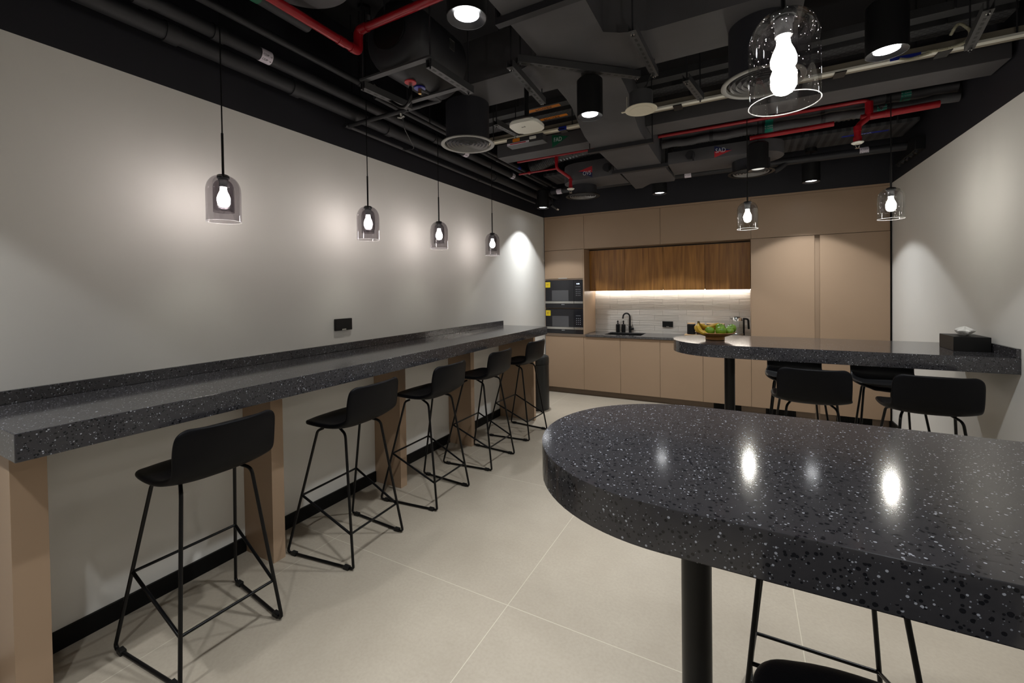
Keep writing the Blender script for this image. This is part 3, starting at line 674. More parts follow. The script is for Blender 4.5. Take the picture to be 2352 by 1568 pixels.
# ------------------------------------------------------------------ pendants
def pendant(name_lab, r, h, glass, inner, zb, group, rod, pos, r_in, h_in, power=1.0):
    """local origin at the bottom rim centre"""
    t = thing('pendant_lamp', name_lab, 'lamp', (0, 0, 0), group)
    def L(b_, nm, mt, par=t, sm=60): return obj(nm, b_, mt, par, smooth=sm)
    th = .0022
    out = [(r, 0), (r, h*0.66)] + [(r*(0.30+0.70*math.cos(a)), h*0.66+(h*0.34)*math.sin(a)) for a in [PI/2*k/10 for k in range(1, 11)]]
    b = B(); lathe(b, out, (0, 0, 0), 56); L(b, 'glass_shade', glass)
    b = B(); lathe(b, [(r+.0002, 0), (r+.0012, .0012), (r, .0026), (r-.0012, .0012)], (0, 0, 0), 56, closed=True); L(b, 'shade_rim', 'rim_glint')
    hb = h - .022 - h_in
    inn = [(r_in, 0), (r_in, h_in*0.70)] + [(r_in*(0.40+0.60*math.cos(a)), h_in*0.70+(h_in*0.30)*math.sin(a)) for a in [PI/2*k/8 for k in range(1, 9)]]
    b = B(); lathe(b, [(x, z+hb) for x, z in inn], (0, 0, 0), 48); L(b, 'inner_glass', inner)
    b = B(); lathe(b, [(0, h-.012), (.028, h-.012), (.028, h+.002), (.022, h+.006), (0, h+.007)], (0, 0, 0), 32); L(b, 'cap', 'lamp_black')
    zs = h - .012
    b = B(); lathe(b, [(0, zs), (.022, zs), (.023, zs-.010), (.0195, zs-.014), (.0195, zs-.045), (0, zs-.045)], (0, 0, 0), 28); so = L(b, 'socket', 'lamp_black')
    b = B(); z0 = zs-.046
    lathe(b, [(0, z0), (.0135, z0), (.0145, z0-.008), (.016, z0-.020), (.024, z0-.038), (.0295, z0-.056), (.0285, z0-.070), (.021, z0-.083), (.010, z0-.0885), (0, z0-.0895)], (0, 0, 0), 32); L(b, 'bulb', 'bulb_light')
    b = B(); cyl(b, (0, 0, h+.006), (0, 0, h+.006+rod), .0058, seg=14); cyl(b, (0, 0, h+.006+rod), (0, 0, h+.010+rod), .0035, seg=10); L(b, 'rod', 'lamp_black')
    zc = HC - zb
    b = B(); cyl(b, (0, 0, h+.010+rod), (0, 0, zc-.02), .0034, seg=8); L(b, 'cord', 'lamp_black')
    b = B(); cyl(b, (0, 0, zc-.02), (0, 0, zc-.001), .045, seg=28); L(b, 'ceiling_rose', 'lamp_black')
    t.location = (pos[0], pos[1], zb); return t
def rim_glint_mat():
    m = bpy.data.materials.new('rim_glint'); m.use_nodes = True; nt = m.node_tree; nt.nodes.clear(); MATS['rim_glint'] = m  # milky white in the rim stands for the bright glint along clear glass
    o = nt.nodes.new('ShaderNodeOutputMaterial'); a = nt.nodes.new('ShaderNodeBsdfTransparent'); g = nt.nodes.new('ShaderNodeBsdfTranslucent'); g.inputs[0].default_value = (.8, .79, .8, 1)
    g2 = nt.nodes.new('ShaderNodeBsdfDiffuse'); g2.inputs[0].default_value = (.8, .79, .8, 1); ad = nt.nodes.new('ShaderNodeMixShader'); ad.inputs[0].default_value = .5
    nt.links.new(g.outputs[0], ad.inputs[1]); nt.links.new(g2.outputs[0], ad.inputs[2])
    x = nt.nodes.new('ShaderNodeMixShader'); x.inputs[0].default_value = .45; nt.links.new(a.outputs[0], x.inputs[1]); nt.links.new(ad.outputs[0], x.inputs[2]); nt.links.new(x.outputs[0], o.inputs[0])
rim_glint_mat()
LX = 0.31
p = pendant('smoky glass pendant lamp nearest the camera over the left bar', .078, .237, 'glass_smoke', 'glass_smoke_inner', 1.938, 'smoky glass pendants over the left bar', .215, (LX, 1.250), .047, .165)
for y, l in ((2.223, 'smoky glass pendant lamp over the left bar, second from the camera'), (3.040, 'smoky glass pendant lamp over the left bar, third from the camera'), (3.960, 'smoky glass pendant lamp over the left bar, smallest and farthest away')):
    dup(p, (LX, y, 1.938), 0, l)
p = pendant('clear glass pendant lamp with its rod above the fruit bowl end of the far table', .076, .218, 'glass_far', 'glass_clear_inner', 2.034, 'clear glass pendants over the tables', .160, (2.717, 3.98), .062, .135)
dup(p, (3.614, 3.98, 2.034), 0, 'clear glass pendant lamp beside the right wall, over the far table')
p3 = pendant('large seeded clear glass pendant lamp close to the camera, top of the photo', .079, .228, 'glass_clear', 'glass_clear_inner', 2.030, 'clear glass pendants over the tables', .160, (2.772, 1.30), .058, .135)

dup(p3, (3.66, 1.30, 2.030), 0, 'clear glass pendant lamp over the near table by the right wall, outside the frame')
# ------------------------------------------------------------------ downlights (lamp and its own spot light)
ZD = 2.65
def downlight(label, lit, pos, hang):
    t = thing('downlight', label, 'spotlight', (0, 0, 0), 'black cylinder downlights')
    r, h = .080, .235
    b = B(); lathe(b, [(r-.003, 0), (r, .0), (r, h-.012), (r-.012, h), (0, h+.001), (0, h-.004), (r-.006, h-.006), (r-.003, h-.02)], (0, 0, 0), 44, closed=True); obj('housing', b, 'lamp_black', t, smooth=40)
    b = B(); lathe(b, [(r-.0035, .001), (.050, .014), (0.050, .016), (r-.0032, .004)], (0, 0, 0), 44, closed=True); obj('reflector', b, 'reflector', t, smooth=60)
    b = B(); cyl(b, (0, 0, .0145), (0, 0, .018), .0495, seg=36); obj('lens', b, 'disc_light' if lit else 'unlit_lens_glow', t)
    b = B(); top = HC-ZD
    cyl(b, (0, 0, h), (0, 0, hang), .003, seg=8); obj('cord', b, 'lamp_black', t)
    b = B(); cyl(b, (0, 0, hang), (0, 0, hang+.035), .052, seg=28); obj('canopy', b, 'lamp_black', t)
    if lit:
        ld = bpy.data.lights.new('spot', 'SPOT'); ld.energy = SPOT_W; ld.color = COOL; ld.spot_size = math.radians(SPOT_ANGLE); ld.spot_blend = SPOT_BLEND; ld.shadow_soft_size = .04
        ld.use_nodes = True; lt = ld.node_tree; em = lt.nodes['Emission']    # lens profile: dimmer towards the edge of the beam
        tc = lt.nodes.new('ShaderNodeTexCoord'); sp = lt.nodes.new('ShaderNodeSeparateXYZ'); lt.links.new(tc.outputs['Normal'], sp.inputs[0])
        lt.links.new(mathn(lt, 'POWER', mathn(lt, 'ABSOLUTE', sp.outputs[2]), 3.2), em.inputs['Strength'])
        lo = bpy.data.objects.new('lamp_beam', ld); COL.objects.link(lo); lo.parent = t; lo.location = (0, 0, .010)
    t.location = (pos[0], pos[1], ZD); return t
TOPH = HC-ZD-.036
d0 = downlight('lit black cylinder downlight in the far left corner above the bin', True, (.341, 5.234), TOPH)
for x, y, l in ((1.843, 5.165, 'lit black cylinder downlight in front of the middle top cabinets'), (3.278, 2.616, 'lit black cylinder downlight at the upper right, beside the near pendant lamp'),
                (3.30, -.35, 'lit black cylinder downlight behind the camera, right side'), (.34, -.35, 'lit black cylinder downlight behind the camera, beside the left wall')):
    dup(d0, (x, y, ZD), 0, l)
# the one hung from the slotted strut has a short cord
d1 = downlight('lit black cylinder downlight hung on a short cord under the duct, centre', True, (1.837, 2.624), .262)
dup(d1, (1.715, 1.434, ZD), 0, 'lit black cylinder downlight at the top edge, left of centre')
dup(d1, (1.80, -.35, ZD), 0, 'lit black cylinder downlight behind the camera, left side')
d2 = downlight('black cylinder downlight before the tall cabinet, only a sliver of its opening seen', True, (3.316, 5.437), .312)
d3 = downlight('black cylinder downlight with an unlit lens given a pale glow above the far table', False, (2.803, 4.300), HC-2.574-.036); d3.location.z = 2.574

# ------------------------------------------------------------------ ceiling services
def rod(x, y, z0, parent, z1=HC, r=.0045):
    b = B(); cyl(b, (x, y, z0), (x, y, z1-.001), r, seg=8); return obj('threaded_rod', b, 'duct_dark', parent)
def strut(name_label, p0, p1, z, w_=.041, slots=True, rods=True, tops=(HC, HC), parent=None, mat='cable_tray_grey'):
    """slotted channel bar from p0 to p1 (plan) with its underside at z"""
    p0, p1 = Vector((*p0, z)), Vector((*p1, z)); d = (p1-p0); L_ = d.length; d.normalize(); n = Vector((-d.y, d.x, 0))
    if parent is None: t = thing('strut_bar', name_label, 'metal bar', ((p0.x+p1.x)/2, (p0.y+p1.y)/2, z))
    else: t = parent
    b = B(); vs_ = []
    box(b, 0, L_, -w_/2, w_/2, 0, .003); box(b, 0, L_, -w_/2, -w_/2+.003, .003, w_); box(b, 0, L_, w_/2-.003, w_/2, .003, w_)
    Mx = Matrix(((d.x, n.x, 0, p0.x), (d.y, n.y, 0, p0.y), (0, 0, 1, z), (0, 0, 0, 1)))
    if slots:
        old = set(b.faces); k = .03
        while k < L_-.04:
            box(b, k, k+.026, -.0065, .0065, -.0006, -.0001); k += .05
        for f in b.faces:
            if f not in old: f.material_index = 1
    bmesh.ops.transform(b, matrix=Mx, verts=b.verts[:]); c = obj('channel', b, mat, t); c.data.materials.append(MATS['ink'])
    if rods:
        for s, tp in ((.02, tops[0]), (L_-.02, tops[1])):
            q = p0 + d*s; rod(q.x, q.y, z-.02, t, z1=tp)
            b = B(); cyl(b, (q.x, q.y, z-.010), (q.x, q.y, z-.0005), .010, seg=6); obj('nut', b, 'steel', t)
    return t
def rect_duct(label, poly, z0, z1, mat='duct_grey', hang=None):
    xs = [p[0] for p in poly]; ys_ = [p[1] for p in poly]
    t = thing('air_duct', label, 'duct', (sum(xs)/len(xs), sum(ys_)/len(ys_), z0))
    b = B(); prism(b, poly, z0, z1, bev=.003); obj('casing', b, mat, t)
    for x, y in (hang or []): rod(x, y, z1, t)
    return t
# main duct coming from behind the camera and its cross branch
mp_ = [(1.62, -1.6), (2.02, -1.6), (2.02, 2.29), (2.10, 2.34), (2.23, 2.395), (2.95, 2.395), (2.95, 2.775), (0.95, 2.775), (0.95, 2.42), (1.46, 2.42), (1.55, 2.39), (1.62, 2.31)]
t = rect_duct('large grey metal air duct overhead, widest thing at the top centre', mp_, 2.95, 3.24, hang=[(1.7, 1.0), (1.95, 1.0), (2.7, 2.6), (1.2, 2.6)])
for y in (0.6, 1.92):
    b = B(); box(b, 1.585, 2.055, y-.02, y+.02, 2.915, 2.9495); box(b, 1.575, 1.585, y-.02, y+.02, 2.915, 3.0); box(b, 2.055, 2.065, y-.02, y+.02, 2.915, 3.0); obj('hanger_bracket', b, 'duct_dark', t)
# lower duct towards the kitchen: swan-neck profile
prof = [(2.78, 2.955), (2.95, 2.950), (3.06, 2.935), (3.15, 2.895), (3.25, 2.842), (3.36, 2.800), (3.48, 2.786), (3.62, 2.785), (4.45, 2.785)]
poly = prof + [(4.45, 3.06), (3.6, 3.06), (3.45, 3.065), (3.3, 3.10), (3.15, 3.18), (3.0, 3.22), (2.78, 3.235)]
t = thing('air_duct', 'pale grey duct with swan-neck bend leading to the kitchen, ceiling centre', 'duct', (1.765, 3.6, 2.785))
b = B(); prism(b, poly, 1.555, 1.980, axis='x', bev=.002); obj('casing', b, 'duct_grey', t)
for y in (3.645, 4.425):
    b = B(); box(b, 1.495, 2.045, y-.02, y+.022, 2.752, 2.7845); obj('hanger_bracket', b, 'duct_dark', t)
    for x in (1.505, 2.035): rod(x, y, 2.775, t)
b = B(); prism(b, [(1.585, 4.455), (2.015, 4.455), (2.04, 4.95), (2.02, 5.06), (1.94, 5.065), (1.84, 5.05), (1.77, 5.05), (1.71, 5.12), (1.64, 5.22), (1.56, 5.22)], 2.752, 3.02); obj('end_box', b, 'duct_grey', t)
# side branches
def rounded(x0, x1, y0, y1, left):
    r = (y1-y0)/2; cy = (y0+y1)/2
    if left: return [(x1, y0), (x1, y1)] + [(x0+r+r*math.cos(a), cy+r*math.sin(a)) for a in [PI/2+PI*k/16 for k in range(17)]]
    return [(x0, y1), (x0, y0)] + [(x1-r+r*math.cos(a), cy+r*math.sin(a)) for a in [-PI/2+PI*k/16 for k in range(17)]]
def flag(parent, pts, y, mat):
    b = B(); prism(b, pts, y-.0015, y-.0002, axis='y'); return obj('flag', b, mat, parent)
t = rect_duct('black side duct with rounded end marked OVS, left of kitchen ceiling', rounded(.87, 1.553, 4.50, 4.93, True), 2.765, 2.955, 'duct_grey')
flag(t, [(1.10, 2.855), (1.255, 2.895), (1.255, 2.825)], 4.50, 'label_red'); flag(t, [(1.10, 2.855), (1.255, 2.8249), (1.255, 2.770)], 4.4999, 'label_navy')
text('OVS', .062, (1.196, 4.4975, 2.822), (1, 0, 0), (0, 0, 1), 'ink_light', t, sx=.8)
b = B(); cyl(b, (1.42, 4.499, 2.85), (1.42, 4.47, 2.85), .042, seg=20); box(b, 1.43, 1.445, 4.455, 4.470, 2.79, 2.86); obj('damper_handle', b, 'duct_dark', t)
t = rect_duct('black side duct with rounded end marked SAD, above the far table', rounded(2.045, 3.02, 4.41, 4.86, False), 2.765, 2.880, 'duct_grey')
flag(t, [(2.455, 2.875), (2.455, 2.825), (2.60, 2.815)], 4.41, 'label_navy'); flag(t, [(2.455, 2.8249), (2.455, 2.768), (2.60, 2.8149)], 4.4099, 'label_red')
text('SAD', .058, (2.507, 4.4075, 2.826), (1, 0, 0), (0, 0, 1), 'ink_light', t, sx=.8)
b = B(); cyl(b, (2.25, 4.409, 2.82), (2.25, 4.38, 2.82), .042, seg=20); box(b, 2.27, 2.285, 4.36, 4.378, 2.755, 2.83); obj('damper_handle', b, 'duct_dark', t)
# fresh air duct, left and right of the lower duct
t = rect_duct('long flat duct marked FAD crossing the ceiling, left part', [(0.50, 3.765), (1.553, 3.765), (1.553, 3.965), (0.50, 3.965)], 2.900, 3.03, 'duct_grey', hang=[(.7, 3.85)])
flag(t, [(1.10, 3.025), (1.10, 2.903), (1.262, 2.985)], 3.765, 'label_green')
text('FAD', .056, (1.158, 3.7625, 2.972), (1, 0, 0), (0, 0, 1), 'ink_light', t, sx=.8)
rect_duct('long flat grey duct crossing the ceiling above the far table, right part', [(1.982, 3.66), (4.09, 3.66), (4.09, 3.90), (1.982, 3.90)], 2.900, 3.03, 'duct_grey', hang=[(3.7, 3.8)])

# round ceiling diffusers
def diffuser(label, x, y, zt, rim, r=.198):
    t = thing('air_diffuser', label, 'air vent', (x, y, ZD), 'round ceiling air diffusers')
    b = B(); cyl(b, (x, y, ZD+.012), (x, y, zt), .160, seg=48); obj('neck', b, 'black_paint', t)
    b = B(); lathe(b, [(r*.85, ZD+.012), (r, ZD+.006), (r, ZD), (r*.97, ZD-.002), (r*.87, ZD+.001)], (x, y, 0), 56, closed=True); obj('rim', b, rim, t, smooth=60)
    b = B(); cyl(b, (x, y, ZD+.0122), (x, y, ZD+.0135), r*.80, seg=40); obj('back', b, 'ink', t)
    for k, rr in enumerate((.73, .59, .455, .32, .18)):
        b = B(); rr *= r; lathe(b, [(rr, ZD+.010), (rr+.006, ZD+.001), (rr+.0075, ZD+.0), (rr+.0025, ZD+.010)], (x, y, 0), 48, closed=True); obj('ring', b, 'vent_ring', t, smooth=60)
    b = B(); lathe(b, [(0, ZD+.002), (.008, ZD+.003), (.012, ZD+.011), (0, ZD+.012)], (x, y, 0), 24); obj('hub', b, 'cable_tray_grey', t)
diffuser('round air diffuser with pale rim under a black neck, left of centre', .880, 2.670, 2.949, 'rim_grey')
diffuser('round air diffuser with pale rim partly behind the near pendant lamp', 2.775, 2.660, 2.949, 'rim_grey')
diffuser('dark round air diffuser under the OVS duct near the kitchen', 1.035, 4.830, 2.7645, 'lamp_black')
diffuser('dark round air diffuser behind the unlit downlight, under the SAD duct', 2.755, 4.700, 2.7645, 'lamp_black')

# struts
strut('slotted black strut bar slanting over the central downlight', (1.515, 2.255), (2.105, 2.805), 2.902)
strut('slotted black strut bar under the cross duct, left of the speaker disc', (1.50, 2.19), (1.465, 2.74), 2.852, tops=(HC, 2.95))
strut('slotted black strut bar hanging above the round cream speaker', (2.195, 2.19), (2.215, 2.73), 2.852, tops=(HC, 2.95))
strut('short strut bar below the cable trays, right of the speaker', (2.37, 2.92), (2.43, 3.27), 2.87)
strut('short strut bar below the cable trays, left of the square access point', (.965, 2.93), (1.0, 3.24), 2.87)
strut('long strut bar below the cable trays at the upper right corner', (3.72, 2.90), (3.80, 3.34), 2.87)

# cable trays
def tray(label, x0, x1, y0, y1, z, mat, group):
    t = thing('cable_tray', label, 'cable tray', ((x0+x1)/2, (y0+y1)/2, z), group)
    b = B(); box(b, x0, x1, y0, y1, z, z+.002); obj('base', b, mat, t)
    for y in (y0, y1-.002):
        b = B(); box(b, x0, x1, y, y+.002, z+.0021, z+.05); obj('side', b, 'cable_tray_grey', t)
    for x in (x0+.3, x1-.3): rod(x, y0-.006, z, t)
    return t
t1 = tray('narrow plain cable tray, nearer of the two crossing the ceiling', .05, 4.05, 3.365, 3.450, 3.130, 'cable_tray_grey', 'cable trays crossing the ceiling')
t2 = tray('wide perforated cable tray, farther of the two crossing the ceiling', .05, 4.05, 3.485, 3.640, 3.110, 'perforated_tray', 'cable trays crossing the ceiling')
def power(parent, x0, x1, y, z, w_):
    s = obj('label_strip', box(B(), x0, x1, y-w_/2, y+w_/2, z-.0012, z-.0002), 'label_orange', parent)
    text('POWER', .045, ((x0+x1)/2, y, z-.0018), (1, 0, 0), (0, 1, 0), 'ink', s)

power(t1, 1.020, 1.325, 3.410, 3.130, .048); power(t2, 1.028, 1.324, 3.582, 3.110, .044)
# white lighting/data trunking
def trunk(label, x0, x1):
    t = thing('trunking', label, 'trunking', ((x0+x1)/2, 3.38, 2.90), 'cream wall-to-wall trunking')
    obj('channel', box(B(), x0, x1, 3.385, 3.425, 2.905, 2.965, .002), 'trunking_white', t)
    obj('lid', box(B(), x0, x1, 3.345, 3.384, 2.900, 2.915, .002), 'off_white' if x0 > 1.9 else 'cream', t)
    k = x0+.25
    while k < x1-.1:
        obj('clip', box(B(), k, k+.06, 3.340, 3.430, 2.893, 2.8995), 'plastic_black', t); k += .48
    rod(x0+.1, 3.352, 2.915, t); rod(x1-.1, 3.352, 2.915, t)
    return t
tA = trunk('cream metal trunking crossing the ceiling behind the square access point', .60, 1.553)
tB = trunk('cream metal trunking crossing the ceiling at the upper right', 1.985, 4.09)
obj('label_strip', box(B(), 1.335, 1.405, 3.3435, 3.3448, 2.885, 2.915), 'label_blue', tA)
obj('label_strip', box(B(), 3.46, 3.60, 3.3435, 3.3448, 2.898, 2.918), 'label_blue', tB)
def conduit(label, pts, parent_loc):
    t = thing('flexible_conduit', label, 'conduit', parent_loc)
    b = B(); P_ = fillet(pts, .06, 8); n = 70; acc = []
    for i in range(len(P_)-1): acc += [P_[i].lerp(P_[i+1], k/4) for k in range(4)]
    acc.append(P_[-1]); tube(b, acc, .008, 8, radii=[.0072 + .0016*(i % 2) for i in range(len(acc))]); obj('sleeve', b, 'conduit_white', t, smooth=60)
    return t
conduit('looped white flexible conduit beside the trunking at the upper right', [(3.62, 3.33, 2.905), (3.69, 3.315, 2.890), (3.78, 3.31, 2.905), (3.80, 3.31, 2.96), (3.74, 3.29, 3.02), (3.72, 3.33, 2.97)], (3.7, 3.32, 2.9))
conduit('short sagging white flexible conduit left of the looped one', [(3.50, 3.33, 2.897), (3.54, 3.325, 2.880), (3.60, 3.325, 2.888), (3.66, 3.33, 2.903)], (3.57, 3.33, 2.88))
# control box hanging under the trunking
t = thing('control_box', 'small grey control box with warning labels below the access point', 'box', (.98, 3.36, 2.86))
obj('case', box(B(), .84, 1.19, 3.345, 3.45, 2.84, 2.8995, .003), 'cable_tray_grey', t)
s_ = obj('label_strip', box(B(), .845, 1.06, 3.3434, 3.3448, 2.842, 2.860), 'label_white', t)
obj('print', box(B(), .875, 1.03, 3.3424, 3.3433, 2.847, 2.855), 'label_red', s_)
obj('label_strip', box(B(), .90, .97, 3.3434, 3.3448, 2.866, 2.895), 'label_orange', t)
obj('connector', box(B(), 1.07, 1.13, 3.330, 3.3449, 2.862, 2.882, .002), 'off_white', t)

# red sprinkler pipes
def pipe(b, pts, r, fr=.03): tube(b, fillet(pts, fr, 5), r, 14)
def coupling(b, p, d, r, L_=.045):
    p = Vector(p); d = Vector(d).normalized(); cyl(b, p-d*L_/2, p+d*L_/2, r, seg=16)
t = thing('sprinkler_pipe', 'red sprinkler pipe with a drop elbow at the top left', 'pipe', (.8, 1.0, 2.9))
b = B(); pipe(b, [(.80, -1.4, 2.905), (.80, 1.70, 2.905)], .0215); obj('pipe_run', b, 'red_paint', t, smooth=60)
b = B(); pipe(b, [(.80, 1.66, 2.905), (.80, 1.715, 2.905), (.80, 1.715, 3.02), (.87, 1.715, 3.02)], .0255, .035); obj('elbow', b, 'red_paint', t, smooth=60)
b = B(); pipe(b, [(.86, 1.715, 3.02), (1.60, 1.715, 3.02)], .0215); obj('pipe_run', b, 'red_paint', t, smooth=60)
b = B(); coupling(b, (.80, 1.60, 2.905), (0, 1, 0), .0245); obj('coupling', b, 'red_paint', t, smooth=60)
rod(.80, .6, 2.926, t); rod(1.0, 1.715, 3.04, t)
b = B(); cyl(b, (.885, 1.715, 3.045), (.885, 1.715, 3.075), .013, seg=10); obj('nut', b, 'steel', t)
def head(t, x, y, z):
    b = B(); lathe(b, [(0, z), (.040, z), (.040, z-.004), (.030, z-.012), (0, z-.012)], (x, y, 0), 28); e = obj('escutcheon', b, 'off_white', t)
    b = B(); tube(b, [(x-.010, y, z-.012), (x-.013, y, z-.028), (x-.006, y, z-.040), (x, y, z-.043), (x+.006, y, z-.040), (x+.013, y, z-.028), (x+.010, y, z-.012)], .0025, 8); cyl(b, (x, y, z-.043), (x, y, z-.0455), .016, seg=20); obj('deflector', b, 'chrome', e)
t = thing('sprinkler_pipe', 'red sprinkler pipe with a bent drop and head left of the OVS duct', 'pipe', (.93, 4.30, 2.9))
b = B(); pipe(b, [(.46, 4.285, 3.00), (1.553, 4.285, 3.00)], .013); obj('pipe_run', b, 'red_paint', t, smooth=60)
b = B(); pipe(b, [(.47, 4.30, 2.865), (.92, 4.30, 2.865)], .010); coupling(b, (.60, 4.30, 2.865), (1, 0, 0), .016, .03); obj('pipe_run', b, 'red_paint', t, smooth=60)
b = B(); pipe(b, [(.925, 4.295, 2.99), (.925, 4.295, 2.865), (1.050, 4.385, 2.765), (1.050, 4.385, 2.665)], .0165, .03); obj('drop_pipe', b, 'red_paint', t, smooth=60)
b = B(); coupling(b, (1.05, 4.385, 2.672), (0, 0, 1), .021, .04); obj('coupling', b, 'red_paint', t, smooth=60); b = B(); coupling(b, (1.05, 4.385, 2.745), (0, 0, 1), .020, .02); obj('coupling', b, 'red_paint', t, smooth=60); b = B(); coupling(b, (.925, 4.295, 2.96), (0, 0, 1), .020, .05); obj('coupling', b, 'red_paint', t, smooth=60)
head(t, 1.05, 4.385, 2.650); rod(.5, 4.285, 3.013, t)
t = thing('sprinkler_pipe', 'red sprinkler pipework with a thick branch and head at the right', 'pipe', (3.5, 4.27, 2.9))
b = B(); pipe(b, [(1.983, 4.255, 3.00), (3.550, 4.255, 3.00), (3.550, 4.255, 2.885)], .016, .04); obj('pipe_run', b, 'red_paint', t, smooth=60)
b = B(); pipe(b, [(3.50, 4.265, 2.872), (3.955, 4.265, 2.885)], .026); coupling(b, (3.67, 4.265, 2.877), (1, 0, 0), .029, .05); obj('pipe_run', b, 'red_paint', t, smooth=60)
b = B(); pipe(b, [(2.74, 4.265, 2.850), (3.33, 4.265, 2.862)], .020); obj('pipe_run', b, 'red_paint', t, smooth=60)
b = B(); pipe(b, [(3.545, 4.26, 2.91), (3.545, 4.26, 2.865), (3.478, 4.255, 2.812), (3.478, 4.255, 2.690)], .022, .03); obj('drop_pipe', b, 'red_paint', t, smooth=60)
b = B(); coupling(b, (3.478, 4.255, 2.705), (0, 0, 1), .028, .04); obj('coupling', b, 'red_paint', t, smooth=60); b = B(); coupling(b, (3.478, 4.255, 2.79), (0, 0, 1), .026, .04); obj('coupling', b, 'red_paint', t, smooth=60); b = B(); coupling(b, (3.55, 4.257, 2.94), (0, 0, 1), .026, .09); obj('coupling', b, 'red_paint', t, smooth=60)
head(t, 3.478, 4.255, 2.684); rod(2.6, 4.255, 3.016, t)

# insulated water pipes with green flow labels, right; flexible ducts, left
def insul(label, y, z, r, x0, x1, bands):
    t = thing('insulated_pipe', label, 'pipe', ((x0+x1)/2, y, z-r))
    n = int((x1-x0)/.045); pts = [(x0+(x1-x0)*k/n, y+.004*math.sin(k*1.7), z+.004*math.sin(k*.9)) for k in range(n+1)]
    b = B(); tube(b, pts, r, 18, radii=[r*(1+.05*math.sin(k*2.3)) for k in range(n+1)]); obj('insulation', b, 'duct_grey', t, smooth=60)
    for k in range(1, 5):
        xx = x0+(x1-x0)*k/5; b = B(); cyl(b, (xx, y, z), (xx+.03, y, z), r*1.09, seg=24); obj('tape_band', b, 'duct_dark', t, smooth=50)
    for bx_ in bands:
        b = B(); cyl(b, (bx_-.030, y, z), (bx_+.030, y, z), r*1.10, seg=28, caps=False); g = obj('flow_label', b, 'label_teal', t, smooth=60)
        for zz in (-.35, .15):
            yy = y-math.sqrt(max(0, 1-zz*zz))*r*1.13; text('← CHW', .017, (bx_, yy, z+zz*r), (1, 0, 0), (0, 0, 1), 'ink_light', g)
    if z > 3: rod(x0+.25, y, z+r*.9, t)
    return t
insul('grey lagged pipe with two green flow labels, right, upper one', 4.375, 3.025, .036, 2.0, 4.09, [2.890, 3.790])
insul('grey lagged pipe with two green flow labels, right, lower one', 4.350, 2.940, .034, 2.0, 4.09, [2.885, 3.640])
def flex(label, pts, r, n=70, mat='duct_dark'):
    t = thing('flexible_duct', label, 'duct', pts[0]); P_ = [Vector(p) for p in pts]; acc = []
    seg = n//(len(P_)-1)
    for i in range(len(P_)-1): acc += [P_[i].lerp(P_[i+1], k/seg) for k in range(seg)]
    acc.append(P_[-1]); b = B(); tube(b, acc, r, 20, radii=[r*(1+.045*(1 if i % 2 else -1)) for i in range(len(acc))]); obj('sleeve', b, mat, t, smooth=25)
    return t
plain('foil_dark', (.05, .05, .053), .28, metal=.6, noise=.1, nscale=30)
flex('ribbed dark flexible duct left of the lower duct, behind the red drop', [(.53, 4.50, 2.985), (.9, 4.44, 3.045), (1.55, 4.42, 3.07)], .070, mat='foil_dark')
flex('ribbed dark flexible duct above the SAD duct', [(2.05, 4.60, 3.045), (2.5, 4.58, 3.06), (3.2, 4.60, 3.05), (4.05, 4.62, 3.06)], .075, n=150, mat='foil_dark')

# wide corrugated trays near the kitchen
t = thing('cable_tray', 'broad corrugated dark tray near the right end with blue ELV label', 'cable tray', (3.5, 5.2, 3.0), 'broad corrugated trays near the kitchen')
obj('base', box(B(), 2.95, 4.05, 5.00, 5.46, 3.0, 3.03), 'corrugated_dark', t); rod(3.2, 4.99, 3.0, t); rod(3.9, 4.99, 3.0, t)
s_ = obj('label_strip', box(B(), 3.53, 3.88, 5.155, 5.195, 2.9988, 2.9998), 'label_blue', t); text('ELV', .040, (3.715, 5.175, 2.998), (1, 0, 0), (0, 1, 0), 'ink_light', s_, sx=1.4)
t = thing('cable_tray', 'broad corrugated dark tray behind the left sprinkler drop', 'cable tray', (.8, 5.0, 3.0), 'broad corrugated trays near the kitchen')
obj('base', box(B(), .46, 1.20, 5.00, 5.46, 3.0, 3.03), 'corrugated_dark', t); rod(.5, 4.99, 3.0, t)
# condensate pipe along the kitchen with white flow labels
t = thing('drain_pipe', 'black drain pipe running along the kitchen end of the ceiling', 'pipe', (2.1, 5.30, 2.83))
b = B(); tube(b, [(.44, 5.30, 2.870), (1.2, 5.30, 2.868), (4.09, 5.30, 2.862)], .038, 18); obj('pipe_run', b, 'duct_dark', t, smooth=60)
b = B(); pipe(b, [(3.10, 5.30, 2.862), (3.03, 5.28, 2.80), (2.98, 5.27, 2.775)], .028, .03); obj('branch', b, 'duct_dark', t, smooth=60)
for x in (.557, 2.136, 3.720):
    b = B(); cyl(b, (x-.035, 5.30, 2.866), (x+.035, 5.30, 2.866), .0395, seg=28, caps=False); g = obj('flow_label', b, 'label_white', t, smooth=60)
    for zz in (-.5, .2): text('← CDP', .020, (x, 5.30-.0405*math.sqrt(1-zz*zz), 2.866+.0395*zz), (1, 0, 0), (0, 0, 1), 'ink', g)
for x in (1.4, 2.5): rod(x, 5.30, 2.90, t)

